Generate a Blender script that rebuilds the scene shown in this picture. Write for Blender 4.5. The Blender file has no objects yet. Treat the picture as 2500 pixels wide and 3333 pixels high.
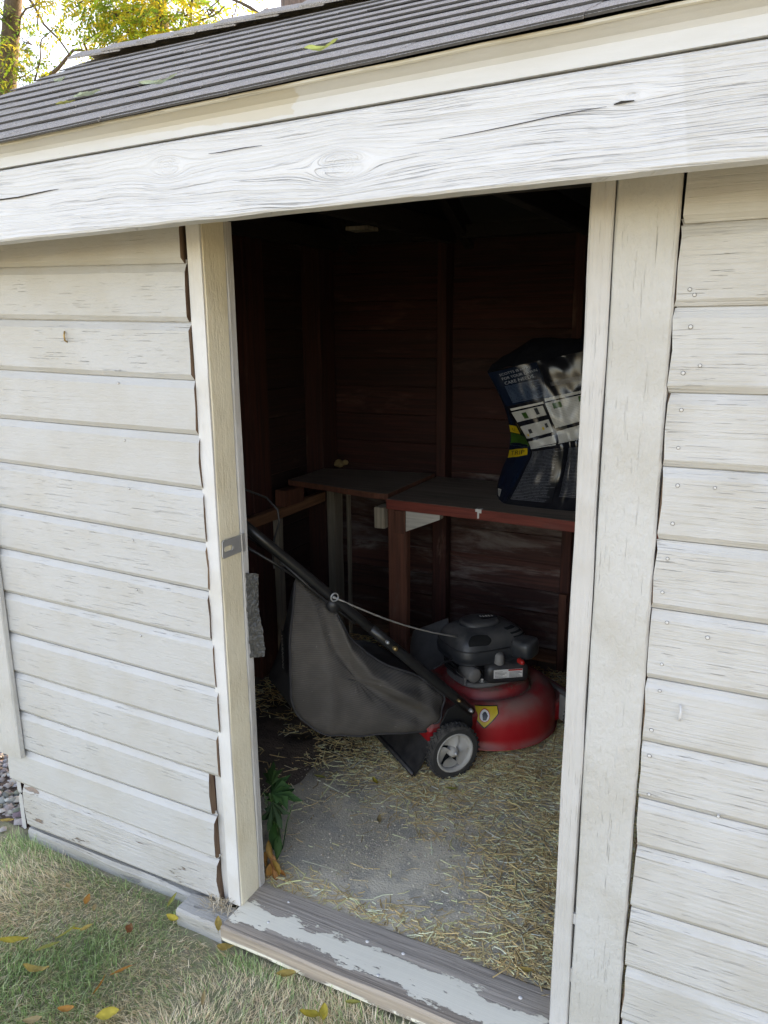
import bpy, bmesh, math, random
import numpy as np
from mathutils import Vector, Matrix, noise as mnoise

random.seed(7)
RNG = np.random.default_rng(11)
SC = bpy.context.scene
COL = SC.collection

# ------------------------------------------------------------------ camera
cam_data = bpy.data.cameras.new('camera')
cam = bpy.data.objects.new('camera', cam_data)
COL.objects.link(cam)
cam_data.sensor_fit = 'VERTICAL'
cam_data.sensor_height = 24.0
cam_data.lens = 24.0 * 2515.0 / 3333.0
cam_data.clip_start = 0.05
cam_data.clip_end = 2000.0
_right = Vector((0.8924, 0.4511, -0.0084)).normalized()
_fwd = Vector((-0.4402, 0.8672, -0.2335))
_fwd = (_fwd - _right * _fwd.dot(_right)).normalized()
_up = _right.cross(_fwd)
cam.matrix_world = Matrix((( _right.x, _up.x, -_fwd.x, 0.0),
                           ( _right.y, _up.y, -_fwd.y, -1.43),
                           ( _right.z, _up.z, -_fwd.z, 1.65),
                           (0, 0, 0, 1)))
SC.camera = cam

# ------------------------------------------------------------------ sky, sun, exposure
SUN_EL, SUN_AZ = math.radians(22), math.radians(14)      # azimuth clockwise from +Y
w = bpy.data.worlds.new('World'); SC.world = w; w.use_nodes = True
wn = w.node_tree; wn.nodes.clear()
sky = wn.nodes.new('ShaderNodeTexSky'); sky.sky_type = 'NISHITA'; sky.sun_disc = False
sky.sun_elevation = SUN_EL; sky.sun_rotation = SUN_AZ
sky.air_density = 1.0; sky.dust_density = 1.2; sky.ozone_density = 0.6
bg = wn.nodes.new('ShaderNodeBackground'); bg.inputs['Strength'].default_value = 0.15
wo = wn.nodes.new('ShaderNodeOutputWorld')
wn.links.new(sky.outputs[0], bg.inputs[0]); wn.links.new(bg.outputs[0], wo.inputs[0])
sun_d = bpy.data.lights.new('sun', 'SUN'); sun_d.energy = 2.6; sun_d.angle = math.radians(0.6)
sun_d.color = (1.0, 0.86, 0.66)
sun = bpy.data.objects.new('sun', sun_d); COL.objects.link(sun)
sun_dir = Vector((math.sin(SUN_AZ) * math.cos(SUN_EL), math.cos(SUN_AZ) * math.cos(SUN_EL), math.sin(SUN_EL)))
sun.rotation_euler = sun_dir.to_track_quat('Z', 'Y').to_euler()
sun.location = sun_dir * 30
vs = SC.view_settings
vs.view_transform = 'Standard'; vs.look = 'None'; vs.gamma = 1.0; vs.exposure = 2.42
try:
    vs.use_curve_mapping = False
    vs.use_white_balance = True
    vs.white_balance_temperature = 8150
    vs.white_balance_tint = 23
except Exception:
    pass
SC.cycles.use_denoising = True
SC.cycles.max_bounces = 8
SC.cycles.diffuse_bounces = 5
SC.cycles.sample_clamp_indirect = 8.0

# ------------------------------------------------------------------ material helpers
class NT:
    def __init__(s, name):
        s.m = bpy.data.materials.new(name); s.m.use_nodes = True
        s.t = s.m.node_tree
        s.b = s.t.nodes['Principled BSDF']
        s.out = s.t.nodes['Material Output']
    def n(s, typ, **kw):
        nd = s.t.nodes.new(typ)
        for k, v in kw.items(): setattr(nd, k, v)
        return nd
    def l(s, a, b): s.t.links.new(a, b)
    def put(s, sock, v):
        if hasattr(v, 'links') or isinstance(v, bpy.types.NodeSocket): s.l(v, sock)
        else: sock.default_value = v
    def math(s, op, a, b=0.0, c=0.0):
        nd = s.n('ShaderNodeMath', operation=op)
        s.put(nd.inputs[0], a); s.put(nd.inputs[1], b); s.put(nd.inputs[2], c)
        return nd.outputs[0]
    def vmath(s, op, a, b=(0, 0, 0)):
        nd = s.n('ShaderNodeVectorMath', operation=op)
        s.put(nd.inputs[0], a); s.put(nd.inputs[1], b)
        return nd.outputs[0]
    def sstep(s, v, lo, hi):
        nd = s.n('ShaderNodeMapRange', interpolation_type='SMOOTHSTEP')
        s.put(nd.inputs[0], v); nd.inputs[1].default_value = lo; nd.inputs[2].default_value = hi
        return nd.outputs[0]
    def mix(s, f, a, b):
        nd = s.n('ShaderNodeMix', data_type='RGBA')
        s.put(nd.inputs[0], f)
        s.put(nd.inputs[6], a if not isinstance(a, tuple) else (*a, 1) if len(a) == 3 else a)
        s.put(nd.inputs[7], b if not isinstance(b, tuple) else (*b, 1) if len(b) == 3 else b)
        return nd.outputs[2]
    def noise(s, vec, scale, detail=4, rough=0.55, dist=0.0):
        nd = s.n('ShaderNodeTexNoise')
        s.l(vec, nd.inputs['Vector']); nd.inputs['Scale'].default_value = scale
        nd.inputs['Detail'].default_value = detail; nd.inputs['Roughness'].default_value = rough
        nd.inputs['Distortion'].default_value = dist
        return nd.outputs[0]
    def coords(s, rnd=True):
        tc = s.n('ShaderNodeTexCoord'); v = tc.outputs['Object']
        if rnd:
            oi = s.n('ShaderNodeObjectInfo')
            sc_ = s.vmath('MULTIPLY', oi.outputs['Random'], (37.0, 53.0, 71.0))
            v = s.vmath('ADD', v, sc_)
        return v, tc.outputs['Object']
    def scaled(s, v, sc_): return s.vmath('MULTIPLY', v, sc_)
    def bump(s, h, strength=1.0, dist=0.002, nrm=None):
        nd = s.n('ShaderNodeBump'); nd.inputs['Strength'].default_value = strength
        nd.inputs['Distance'].default_value = dist; s.l(h, nd.inputs['Height'])
        if nrm is not None: s.l(nrm, nd.inputs['Normal'])
        return nd.outputs[0]
    def set(s, col=None, rough=None, metal=None, nrm=None, spec=None):
        if col is not None: s.put(s.b.inputs['Base Color'], (*col, 1) if isinstance(col, tuple) and len(col) == 3 else col)
        if rough is not None: s.put(s.b.inputs['Roughness'], rough)
        if metal is not None: s.b.inputs['Metallic'].default_value = metal
        if nrm is not None: s.l(nrm, s.b.inputs['Normal'])
        if spec is not None: s.b.inputs['Specular IOR Level'].default_value = spec
        return s.m

def ax(axis, along, across):
    return {'X': (along, across, across), 'Y': (across, along, across), 'Z': (across, across, along)}[axis]

def painted(name, paint, axis, wood=(0.30, 0.26, 0.22), expo=0.72, grain=0.5, crack=0.7, lump=0.5, rough=0.55, dirt=0.88, dist=0.0022, ckt=0.655):
    s = NT(name); v, _ = s.coords()
    g = s.noise(s.scaled(v, ax(axis, 3.0, 135)), 1.0, 6, 0.62, 0.5)
    fi = s.noise(s.scaled(v, ax(axis, 9, 430)), 1.0, 3, 0.6, 0.3)
    big = s.noise(v, 2.6, 3); big2 = s.noise(s.scaled(v, (1.3, 1.3, 1.3)), 5.1, 3)
    lp = s.noise(s.scaled(v, ax(axis, 45, 75)), 1.0, 4, 0.65)
    fl = s.noise(s.scaled(v, ax(axis, 7, 28)), 1.0, 8, 0.68)
    fl = s.math('ADD', fl, s.math('MULTIPLY', s.math('SUBTRACT', big2, 0.5), 0.35))
    exp_ = s.sstep(fl, expo, expo + 0.03)
    ck = s.math('MULTIPLY', s.sstep(fi, ckt, ckt + 0.045), s.sstep(big, 0.40, 0.60))
    d = tuple(c * dirt for c in paint)
    warm = (d[0] * 1.01, d[1] * 0.985, d[2] * 0.94)
    col = s.mix(s.sstep(big2, 0.35, 0.7), paint, warm)
    wc = s.mix(g, tuple(c * 0.55 for c in wood), tuple(min(1, c * 1.3) for c in wood))
    col = s.mix(exp_, col, wc)
    col = s.mix(s.math('MULTIPLY', ck, crack), col, (0.10, 0.085, 0.075))
    h = s.math('MULTIPLY', g, grain)
    h = s.math('ADD', h, s.math('MULTIPLY', fi, grain * 0.25))
    h = s.math('ADD', h, s.math('MULTIPLY', lp, lump * 0.3))
    h = s.math('SUBTRACT', h, s.math('MULTIPLY', ck, 0.5))
    h = s.math('SUBTRACT', h, s.math('MULTIPLY', exp_, 0.35))
    return s.set(col, rough, nrm=s.bump(h, 0.9, dist * 3))

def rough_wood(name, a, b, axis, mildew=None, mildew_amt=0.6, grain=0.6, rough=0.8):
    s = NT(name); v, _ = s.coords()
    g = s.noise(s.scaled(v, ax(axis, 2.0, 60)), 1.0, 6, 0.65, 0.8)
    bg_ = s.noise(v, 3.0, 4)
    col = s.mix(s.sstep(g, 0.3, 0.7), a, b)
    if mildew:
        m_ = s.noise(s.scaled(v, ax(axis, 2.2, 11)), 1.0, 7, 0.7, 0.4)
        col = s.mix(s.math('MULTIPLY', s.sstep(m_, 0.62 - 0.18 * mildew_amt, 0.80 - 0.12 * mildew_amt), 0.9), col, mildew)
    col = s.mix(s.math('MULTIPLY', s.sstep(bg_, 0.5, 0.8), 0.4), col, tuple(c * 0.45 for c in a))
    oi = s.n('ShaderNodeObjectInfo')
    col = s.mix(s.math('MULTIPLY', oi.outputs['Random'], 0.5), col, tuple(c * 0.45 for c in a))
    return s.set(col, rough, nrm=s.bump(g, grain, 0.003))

def plain(name, col, rough=0.6, metal=0.0, var=0.12, scale=20, bump=0.15, spec=0.5, dust=None, dust_amt=0.5, dist=0.002):
    s = NT(name); v, _ = s.coords()
    n1 = s.noise(v, scale, 5, 0.6); n2 = s.noise(v, scale * 4, 3)
    c = s.mix(n1, tuple(x * (1 - var) for x in col), tuple(min(1, x * (1 + var)) for x in col))
    if dust:
        geo = s.n('ShaderNodeNewGeometry'); sx = s.n('ShaderNodeSeparateXYZ'); s.l(geo.outputs['Normal'], sx.inputs[0])
        up = s.sstep(sx.outputs[2], -0.1, 0.95)
        dm = s.math('MULTIPLY', s.math('MULTIPLY', up, s.sstep(n1, 0.25, 0.65)), dust_amt)
        c = s.mix(dm, c, dust)
        rg = s.math('ADD', rough, s.math('MULTIPLY', dm, 0.4))
    else: rg = rough
    return s.set(c, rg, metal, s.bump(s.math('ADD', n1, s.math('MULTIPLY', n2, 0.4)), bump, dist), spec)

def attr_mat(name, rough=0.7, trans=0.0, bump=0.0, attr='Col'):
    s = NT(name)
    a = s.n('ShaderNodeVertexColor', layer_name=attr)
    col = a.outputs[0]
    s.set(col, rough)
    s.b.inputs['Specular IOR Level'].default_value = 0.25
    if trans > 0:
        tr = s.n('ShaderNodeBsdfTranslucent'); s.l(col, tr.inputs[0])
        mx = s.n('ShaderNodeMixShader'); mx.inputs[0].default_value = trans
        s.l(s.b.outputs[0], mx.inputs[1]); s.l(tr.outputs[0], mx.inputs[2]); s.l(mx.outputs[0], s.out.inputs[0])
    return s.m

# --- the weathered beam: grain that flows round knots
def beam_mat():
    s = NT('weathered_white_beam'); tc = s.n('ShaderNodeTexCoord'); v = tc.outputs['Object']
    warp = s.n('ShaderNodeTexNoise'); s.l(s.scaled(v, (1.6, 1.6, 5)), warp.inputs['Vector'])
    warp.inputs['Scale'].default_value = 1.0; warp.inputs['Detail'].default_value = 3
    sp = s.n('ShaderNodeSeparateXYZ'); s.l(v, sp.inputs[0])
    X, Z = sp.outputs[0], sp.outputs[2]
    psi = s.math('ADD', Z, s.math('MULTIPLY', s.math('SUBTRACT', warp.outputs[0], 0.5), 0.055))
    knot_ring = None
    for (kx, kz, R) in KNOTS:
        dx = s.math('MULTIPLY', s.math('SUBTRACT', X, kx), 0.42)
        dz = s.math('SUBTRACT', Z, kz)
        d2 = s.math('ADD', s.math('MULTIPLY', dx, dx), s.math('MULTIPLY', dz, dz))
        fac = s.math('DIVIDE', R * R, s.math('ADD', d2, R * R * 0.15))
        psi = s.math('SUBTRACT', psi, s.math('MULTIPLY', dz, s.math('MINIMUM', fac, 1.6)))
        dd = s.math('SQRT', s.math('ADD', s.math('MULTIPLY', s.math('MULTIPLY', dx, 1.7), s.math('MULTIPLY', dx, 1.7)), s.math('MULTIPLY', dz, dz)))
        inside = s.math('SUBTRACT', 1.0, s.sstep(dd, R * 0.75, R * 1.15))
        ring = s.math('MULTIPLY', s.math('SINE', s.math('MULTIPLY', dd, 1500.0)), inside)
        knot_ring = ring if knot_ring is None else s.math('ADD', knot_ring, ring)
    cv = s.n('ShaderNodeCombineXYZ'); s.l(s.math('MULTIPLY', X, 1.3), cv.inputs[0]); s.l(s.math('MULTIPLY', psi, 210.0), cv.inputs[2])
    g = s.noise(cv.outputs[0], 1.0, 5, 0.6)
    cv2 = s.n('ShaderNodeCombineXYZ'); s.l(s.math('MULTIPLY', X, 4.0), cv2.inputs[0]); s.l(s.math('MULTIPLY', psi, 620.0), cv2.inputs[2])
    fi = s.noise(cv2.outputs[0], 1.0, 4, 0.65)
    iso = s.noise(v, 90, 4, 0.6); big = s.noise(s.scaled(v, (1.5, 1.5, 6)), 1.4, 4)
    g = s.math('ADD', g, s.math('MULTIPLY', knot_ring, 0.05))
    crk = s.math('MULTIPLY', s.sstep(fi, 0.58, 0.64), s.sstep(big, 0.40, 0.62))
    col = s.mix(s.sstep(g, 0.34, 0.56), (0.575, 0.575, 0.58), (0.64, 0.645, 0.66))
    col = s.mix(s.math('MULTIPLY', s.sstep(big, 0.52, 0.72), 0.45), col, (0.54, 0.54, 0.53))
    # newer, slightly greyer coat on the right end of the beam
    xo = s.math('ADD', X, s.math('MULTIPLY', Z, 0.12))
    col = s.mix(s.math('MULTIPLY', s.sstep(xo, PATCH_X, PATCH_X + 0.006), 0.55), col, (0.55, 0.545, 0.535))
    col = s.mix(s.math('MULTIPLY', crk, 0.30), col, (0.28, 0.265, 0.255))
    h = s.math('ADD', s.math('MULTIPLY', g, 1.0), s.math('MULTIPLY', fi, 0.25))
    h = s.math('ADD', h, s.math('MULTIPLY', iso, 0.22)); h = s.math('SUBTRACT', h, s.math('MULTIPLY', crk, 0.5))
    return s.set(col, 0.6, nrm=s.bump(h, 0.85, 0.0045))

def sill_mat():
    s = NT('flaking_sill'); v, o = s.coords(False)
    sp = s.n('ShaderNodeSeparateXYZ'); s.l(o, sp.inputs[0])
    g = s.noise(s.scaled(v, (2.2, 110, 60)), 1.0, 6, 0.65, 0.5)
    fi = s.noise(s.scaled(v, (7, 300, 200)), 1.0, 3, 0.6)
    rag = s.noise(s.scaled(v, (9, 26, 26)), 1.0, 9, 0.7); big = s.noise(v, 3.5, 3)
    yy = s.math('ADD', sp.outputs[1], s.math('MULTIPLY', s.math('SUBTRACT', rag, 0.5), 0.17))
    yy = s.math('ADD', yy, s.math('MULTIPLY', s.math('SUBTRACT', big, 0.5), 0.05))
    band = s.math('MULTIPLY', s.sstep(yy, -0.058, -0.054), s.math('SUBTRACT', 1.0, s.sstep(yy, 0.014, 0.018)))
    frontlow = s.math('MULTIPLY', s.sstep(s.math('MULTIPLY', sp.outputs[2], -1.0), 0.006, 0.012), s.sstep(rag, 0.45, 0.5))
    pm = s.math('MAXIMUM', band, frontlow)
    hole = s.sstep(s.noise(s.scaled(v, (18, 60, 60)), 1.0, 4, 0.6), 0.66, 0.69)
    pm = s.math('MULTIPLY', pm, s.math('SUBTRACT', 1.0, hole))
    brn = s.mix(s.sstep(s.math('MULTIPLY', sp.outputs[1], -1.0), 0.05, 0.075), (0.52, 0.445, 0.37), (0.44, 0.36, 0.285))
    wd = s.mix(s.sstep(g, 0.3, 0.7), s.mix(0.5, brn, (0.06, 0.05, 0.045)), brn)
    wd = s.mix(s.math('MULTIPLY', s.sstep(fi, 0.6, 0.72), 0.6), wd, (0.06, 0.05, 0.04))
    pt = s.mix(big, (0.86, 0.79, 0.63), (0.90, 0.84, 0.70))
    col = s.mix(pm, wd, pt)
    h = s.math('ADD', s.math('MULTIPLY', pm, 0.6), s.math('MULTIPLY', g, s.math('SUBTRACT', 0.75, s.math('MULTIPLY', pm, 0.55))))
    return s.set(col, 0.75, nrm=s.bump(h, 1.0, 0.004))

def shingle_mat():
    s = NT('asphalt_shingle'); v, o = s.coords()
    n1 = s.noise(v, 14, 4, 0.6); n2 = s.noise(v, 420, 2, 0.6); n3 = s.noise(v, 150, 3)
    col = s.mix(s.sstep(n2, 0.35, 0.68), (0.155, 0.142, 0.127), (0.58, 0.53, 0.475))
    col = s.mix(s.math('MULTIPLY', s.sstep(n1, 0.35, 0.75), 0.45), col, (0.28, 0.255, 0.228))
    return s.set(col, 0.92, nrm=s.bump(s.math('ADD', n2, s.math('MULTIPLY', n3, 0.6)), 1.0, 0.004), spec=0.2)

def concrete_mat():
    s = NT('dusty_concrete'); v, o = s.coords(False)
    b = s.noise(v, 2.4, 5, 0.6); n1 = s.noise(v, 9, 6, 0.65); n2 = s.noise(v, 160, 4)
    col = s.mix(s.sstep(b, 0.35, 0.65), (0.62, 0.54, 0.405), (0.82, 0.715, 0.54))
    col = s.mix(s.sstep(n1, 0.48, 0.62), col, (0.52, 0.465, 0.37))
    col = s.mix(s.math('MULTIPLY', s.sstep(n2, 0.5, 0.7), 0.5), col, (0.72, 0.62, 0.53))
    sp = s.n('ShaderNodeSeparateXYZ'); s.l(o, sp.inputs[0])
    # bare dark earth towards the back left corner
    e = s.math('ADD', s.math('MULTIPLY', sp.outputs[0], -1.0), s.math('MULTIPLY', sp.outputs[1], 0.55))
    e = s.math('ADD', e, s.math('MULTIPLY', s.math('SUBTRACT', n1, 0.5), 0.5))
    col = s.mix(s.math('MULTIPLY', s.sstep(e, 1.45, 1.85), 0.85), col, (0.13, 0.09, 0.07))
    return s.set(col, 0.9, nrm=s.bump(s.math('ADD', n2, n1), 0.6, 0.004))

def ground_mat():
    s = NT('lawn_soil'); v, o = s.coords(False)
    b = s.noise(v, 0.6, 4); n1 = s.noise(v, 22, 6, 0.7); n2 = s.noise(s.scaled(v, (60, 200, 60)), 1.0, 3)
    col = s.mix(s.sstep(b, 0.35, 0.65), (0.17, 0.20, 0.09), (0.30, 0.28, 0.17))
    col = s.mix(s.sstep(n1, 0.4, 0.65), col, (0.22, 0.19, 0.13))
    col = s.mix(s.math('MULTIPLY', n2, 0.5), col, (0.32, 0.27, 0.17))
    return s.set(col, 0.95, nrm=s.bump(n1, 0.8, 0.02))

def fabric_mat():
    s = NT('grey_woven_fabric'); v, o = s.coords(False)
    wv = s.n('ShaderNodeTexWave', wave_type='BANDS', bands_direction='Z'); s.l(v, wv.inputs['Vector'])
    wv.inputs['Scale'].default_value = 42; wv.inputs['Distortion'].default_value = 0.6; wv.inputs['Detail'].default_value = 2
    n1 = s.noise(v, 5, 5, 0.6); n2 = s.noise(v, 300, 2)
    col = s.mix(s.sstep(n1, 0.35, 0.7), (0.088, 0.080, 0.073), (0.135, 0.122, 0.111))
    col = s.mix(s.math('MULTIPLY', wv.outputs[1], 0.35), col, (0.045, 0.043, 0.042))
    fl = s.sstep(s.noise(v, 60, 2, 0.5), 0.73, 0.76)
    col = s.mix(s.math('MULTIPLY', fl, 0.35), col, (0.3, 0.28, 0.25))
    return s.set(col, 0.9, nrm=s.bump(s.math('ADD', wv.outputs[1], n2), 0.35, 0.002), spec=0.2)

def text_lines_mat(name, base, ink, rows, seed):
    s = NT(name); tc = s.n('ShaderNodeTexCoord'); sp = s.n('ShaderNodeSeparateXYZ'); s.l(tc.outputs['UV'], sp.inputs[0])
    f = s.math('FRACT', s.math('MULTIPLY', sp.outputs[1], rows))
    row = s.math('FLOOR', s.math('MULTIPLY', sp.outputs[1], rows))
    cv = s.n('ShaderNodeCombineXYZ'); s.l(s.math('MULTIPLY', sp.outputs[0], 38.0), cv.inputs[0]); s.l(s.math('ADD', s.math('MULTIPLY', row, 7.31), seed), cv.inputs[1])
    n1 = s.noise(cv.outputs[0], 1.0, 2)
    m_ = s.math('MULTIPLY', s.math('MULTIPLY', s.sstep(f, 0.30, 0.36), s.math('SUBTRACT', 1.0, s.sstep(f, 0.64, 0.7))), s.sstep(n1, 0.40, 0.46))
    cv3 = s.n('ShaderNodeCombineXYZ'); s.l(s.math('ADD', s.math('MULTIPLY', row, 0.37), seed), cv3.inputs[1])
    ln = s.noise(cv3.outputs[0], 2.0, 1)
    m_ = s.math('MULTIPLY', m_, s.math('GREATER_THAN', s.math('ADD', s.math('MULTIPLY', ln, 0.7), 0.5), sp.outputs[0]))
    return s.set(s.mix(m_, base, ink), 0.3)

KNOTS = [(-0.385, 0.022, 0.017), (-0.0, -0.012, 0.023), (0.475, 0.035, 0.006), (-0.95, -0.02, 0.015)]
PATCH_X = 0.545
MAT = {}
MAT['siding'] = painted('white_siding_paint', (0.475, 0.475, 0.472), 'X', expo=0.88, grain=0.20, crack=0.07, lump=1.1, dirt=0.93)
MAT['siding_worn'] = painted('worn_siding_paint', (0.475, 0.47, 0.465), 'X', wood=(0.27, 0.20, 0.16), expo=0.615, grain=0.6, crack=0.6, lump=0.8)
MAT['siding_right'] = painted('cracked_siding_paint', (0.505, 0.50, 0.49), 'X', expo=0.775, grain=0.48, crack=0.42, lump=0.9, ckt=0.645)
MAT['trim'] = painted('white_trim_paint', (0.50, 0.495, 0.48), 'Z', expo=0.83, grain=0.25, crack=0.14, lump=2.6)
MAT['trim_worn'] = painted('worn_trim_paint', (0.52, 0.51, 0.50), 'Z', wood=(0.36, 0.32, 0.29), expo=0.70, grain=0.6, crack=0.45, lump=0.9)
MAT['cream'] = painted('cream_jamb_paint', (0.75, 0.69, 0.545), 'Z', wood=(0.40, 0.34, 0.26), expo=0.80, grain=0.18, crack=0.18, lump=1.2)
MAT['fresh'] = painted('fresh_white_paint', (0.64, 0.635, 0.63), 'Z', expo=0.80, grain=0.3, crack=0.12, lump=0.9)
MAT['crown'] = painted('cream_white_crown', (0.57, 0.555, 0.52), 'X', expo=0.86, grain=0.10, crack=0.08, lump=0.25)
MAT['lip'] = painted('drip_edge_paint', (0.58, 0.56, 0.50), 'X', wood=(0.25, 0.2, 0.15), expo=0.76, grain=0.15, crack=0.2, lump=0.4)
MAT['endgrain'] = rough_wood('raw_end_grain', (0.10, 0.055, 0.035), (0.22, 0.14, 0.09), 'Z')
MAT['sill'] = sill_mat()
MAT['greytimber'] = painted('grey_white_timber', (0.42, 0.405, 0.38), 'X', wood=(0.30, 0.29, 0.28), expo=0.62, grain=0.9, crack=0.6, lump=0.6)
MAT['red'] = rough_wood('shade_darkened_red_board', (0.020, 0.005, 0.004), (0.064, 0.014, 0.010), 'X', (0.11, 0.05, 0.04), 0.45)  # red stain, with the shade of the upper interior darkened into the colour
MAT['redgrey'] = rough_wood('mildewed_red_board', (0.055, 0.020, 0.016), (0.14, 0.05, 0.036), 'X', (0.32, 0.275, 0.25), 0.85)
MAT['redY'] = rough_wood('red_stained_side_board', (0.018, 0.006, 0.005), (0.045, 0.014, 0.011), 'Y', (0.10, 0.07, 0.06), 0.2)
MAT['redZ'] = rough_wood('red_stud', (0.035, 0.010, 0.007), (0.085, 0.023, 0.015), 'Z', (0.20, 0.13, 0.10), 0.25)
MAT['legwood'] = rough_wood('bench_leg_wood', (0.10, 0.035, 0.020), (0.22, 0.075, 0.042), 'Z', (0.16, 0.12, 0.10), 0.4)
MAT['browny'] = rough_wood('orange_brown_rail', (0.17, 0.075, 0.035), (0.30, 0.14, 0.07), 'Y', (0.25, 0.17, 0.11), 0.2)
MAT['pale'] = rough_wood('pale_splattered_wood', (0.23, 0.19, 0.14), (0.40, 0.34, 0.26), 'Z', (0.08, 0.05, 0.035), 0.5)
MAT['paleX'] = rough_wood('whitewashed_bracket', (0.36, 0.33, 0.29), (0.52, 0.49, 0.44), 'X', (0.12, 0.09, 0.07), 0.5)
MAT['benchtop'] = rough_wood('dusty_bench_top', (0.20, 0.15, 0.115), (0.33, 0.255, 0.20), 'X', (0.10, 0.075, 0.06), 0.5, 0.3)
MAT['benchedge'] = rough_wood('red_bench_edge', (0.15, 0.028, 0.020), (0.27, 0.055, 0.036), 'X', (0.11, 0.06, 0.05), 0.3)
MAT['rafter'] = rough_wood('shade_darkened_rafter', (0.016, 0.011, 0.009), (0.035, 0.024, 0.018), 'Y')  # roof timbers coloured near black to stand in for shade overhead
MAT['shingle'] = shingle_mat()
MAT['felt'] = plain('black_roof_felt', (0.02, 0.02, 0.02), 0.95)
MAT['butt'] = plain('shingle_cut_edge', (0.075, 0.070, 0.066), 0.95, var=0.5, scale=200)
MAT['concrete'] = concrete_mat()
MAT['ground'] = ground_mat()
MAT['soil'] = plain('dark_soil', (0.11, 0.078, 0.06), 0.95, var=0.5, scale=30, bump=0.8, dist=0.01)
MAT['steel'] = plain('galvanised_steel', (0.45, 0.45, 0.45), 0.42, 0.55, 0.15, 30, 0.05)
MAT['tape'] = plain('grey_duct_tape', (0.06, 0.06, 0.058), 0.38, 0.0, 0.3, 60, 0.3, 0.25)
MAT['nail'] = plain('painted_nail', (0.57, 0.56, 0.55), 0.5)
MAT['nailhole'] = plain('dark_hole', (0.03, 0.025, 0.02), 0.9)
MAT['black'] = plain('black_plastic', (0.022, 0.022, 0.024), 0.42, 0, 0.3, 25, 0.1, dust=(0.16, 0.145, 0.13), dust_amt=0.28)
MAT['blackmetal'] = plain('black_painted_steel', (0.015, 0.015, 0.016), 0.35, 0.0, 0.3, 25, 0.1, dust=(0.16, 0.145, 0.13), dust_amt=0.16)
MAT['shroud'] = plain('dark_grey_shroud', (0.026, 0.029, 0.034), 0.42, 0, 0.2, 12, 0.1, dust=(0.20, 0.185, 0.17), dust_amt=0.5)
MAT['void'] = plain('vent_dark', (0.006, 0.006, 0.006), 0.9)
MAT['tyre'] = plain('dusty_tyre_rubber', (0.030, 0.029, 0.028), 0.85, 0, 0.4, 40, 0.4, dust=(0.22, 0.19, 0.16), dust_amt=0.45)
MAT['wheelgrey'] = plain('grey_wheel_plastic', (0.40, 0.385, 0.36), 0.6, 0, 0.12, 18, 0.1, dust=(0.28, 0.25, 0.21), dust_amt=0.4)
MAT['deckred'] = plain('red_mower_paint', (0.40, 0.010, 0.016), 0.36, 0, 0.12, 9, 0.04, dust=(0.23, 0.16, 0.135), dust_amt=0.85)
MAT['fabric'] = fabric_mat()
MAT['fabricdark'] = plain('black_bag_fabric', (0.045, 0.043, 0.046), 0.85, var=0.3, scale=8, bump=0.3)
MAT['greyplastic'] = plain('worn_grey_metal', (0.22, 0.21, 0.20), 0.6, 0.2, 0.3, 30, 0.2, dust=(0.25, 0.22, 0.18), dust_amt=0.5)
MAT['decalyellow'] = plain('yellow_decal', (0.55, 0.38, 0.02), 0.5, var=0.2, scale=60)
MAT['white'] = plain('white_print', (0.62, 0.61, 0.59), 0.5, var=0.12, scale=60)
MAT['ink'] = plain('black_print', (0.012, 0.012, 0.014), 0.4)
MAT['redprint'] = plain('red_print', (0.45, 0.02, 0.015), 0.4)
MAT['rope'] = plain('grey_rope', (0.36, 0.34, 0.31), 0.8, bump=0.6, scale=200)
MAT['brass'] = plain('dull_brass', (0.42, 0.29, 0.13), 0.45, 0.8)
MAT['bagblack'] = plain('black_bag_film', (0.010, 0.011, 0.016), 0.24, var=0.2, scale=8, bump=0.03, dist=0.010)
MAT['bagnavy'] = plain('navy_bag_film', (0.007, 0.014, 0.033), 0.24, var=0.15, scale=8, bump=0.03, dist=0.010)
MAT['bagwhite'] = text_lines_mat('white_bag_print', (0.50, 0.50, 0.48), (0.36, 0.36, 0.36), 16, 3.0)
MAT['bagfine'] = text_lines_mat('small_print_on_black', (0.010, 0.011, 0.016), (0.15, 0.16, 0.19), 36, 9.0)
MAT['bagnavytext'] = text_lines_mat('small_print_on_navy', (0.009, 0.020, 0.050), (0.09, 0.14, 0.22), 15, 5.0)
MAT['baggreen'] = plain('green_grass_print', (0.03, 0.09, 0.015), 0.3, var=0.7, scale=120)
MAT['bagyellow'] = plain('yellow_bag_print', (0.62, 0.43, 0.02), 0.3, var=0.1)
MAT['headline'] = plain('pale_headline_print', (0.33, 0.37, 0.44), 0.35)
MAT['bark'] = rough_wood('tree_bark', (0.07, 0.05, 0.035), (0.17, 0.125, 0.085), 'Z')
MAT['pole'] = rough_wood('weathered_pole', (0.13, 0.09, 0.075), (0.26, 0.20, 0.17), 'Z', (0.05, 0.035, 0.03), 0.5, 0.9)
MAT['leaf'] = attr_mat('tree_leaf', 0.55, 0.6)
MAT['grass'] = attr_mat('grass_blade', 0.6, 0.3)
MAT['straw'] = attr_mat('straw_stem', 0.5, 0.1)
MAT['grain'] = attr_mat('sawdust_grain', 0.9)
MAT['stone'] = attr_mat('gravel_stone', 0.85)
MAT['fallen'] = attr_mat('fallen_leaf', 0.6, 0.3)
MAT['weed'] = attr_mat('weed_leaf', 0.7, 0.2)
MAT['clipping'] = plain('dry_clipping', (0.22, 0.19, 0.12), 0.9, var=0.5, scale=90)
MAT['cocoon'] = plain('tan_nest', (0.26, 0.18, 0.08), 0.9, bump=0.8, scale=50)

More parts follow.
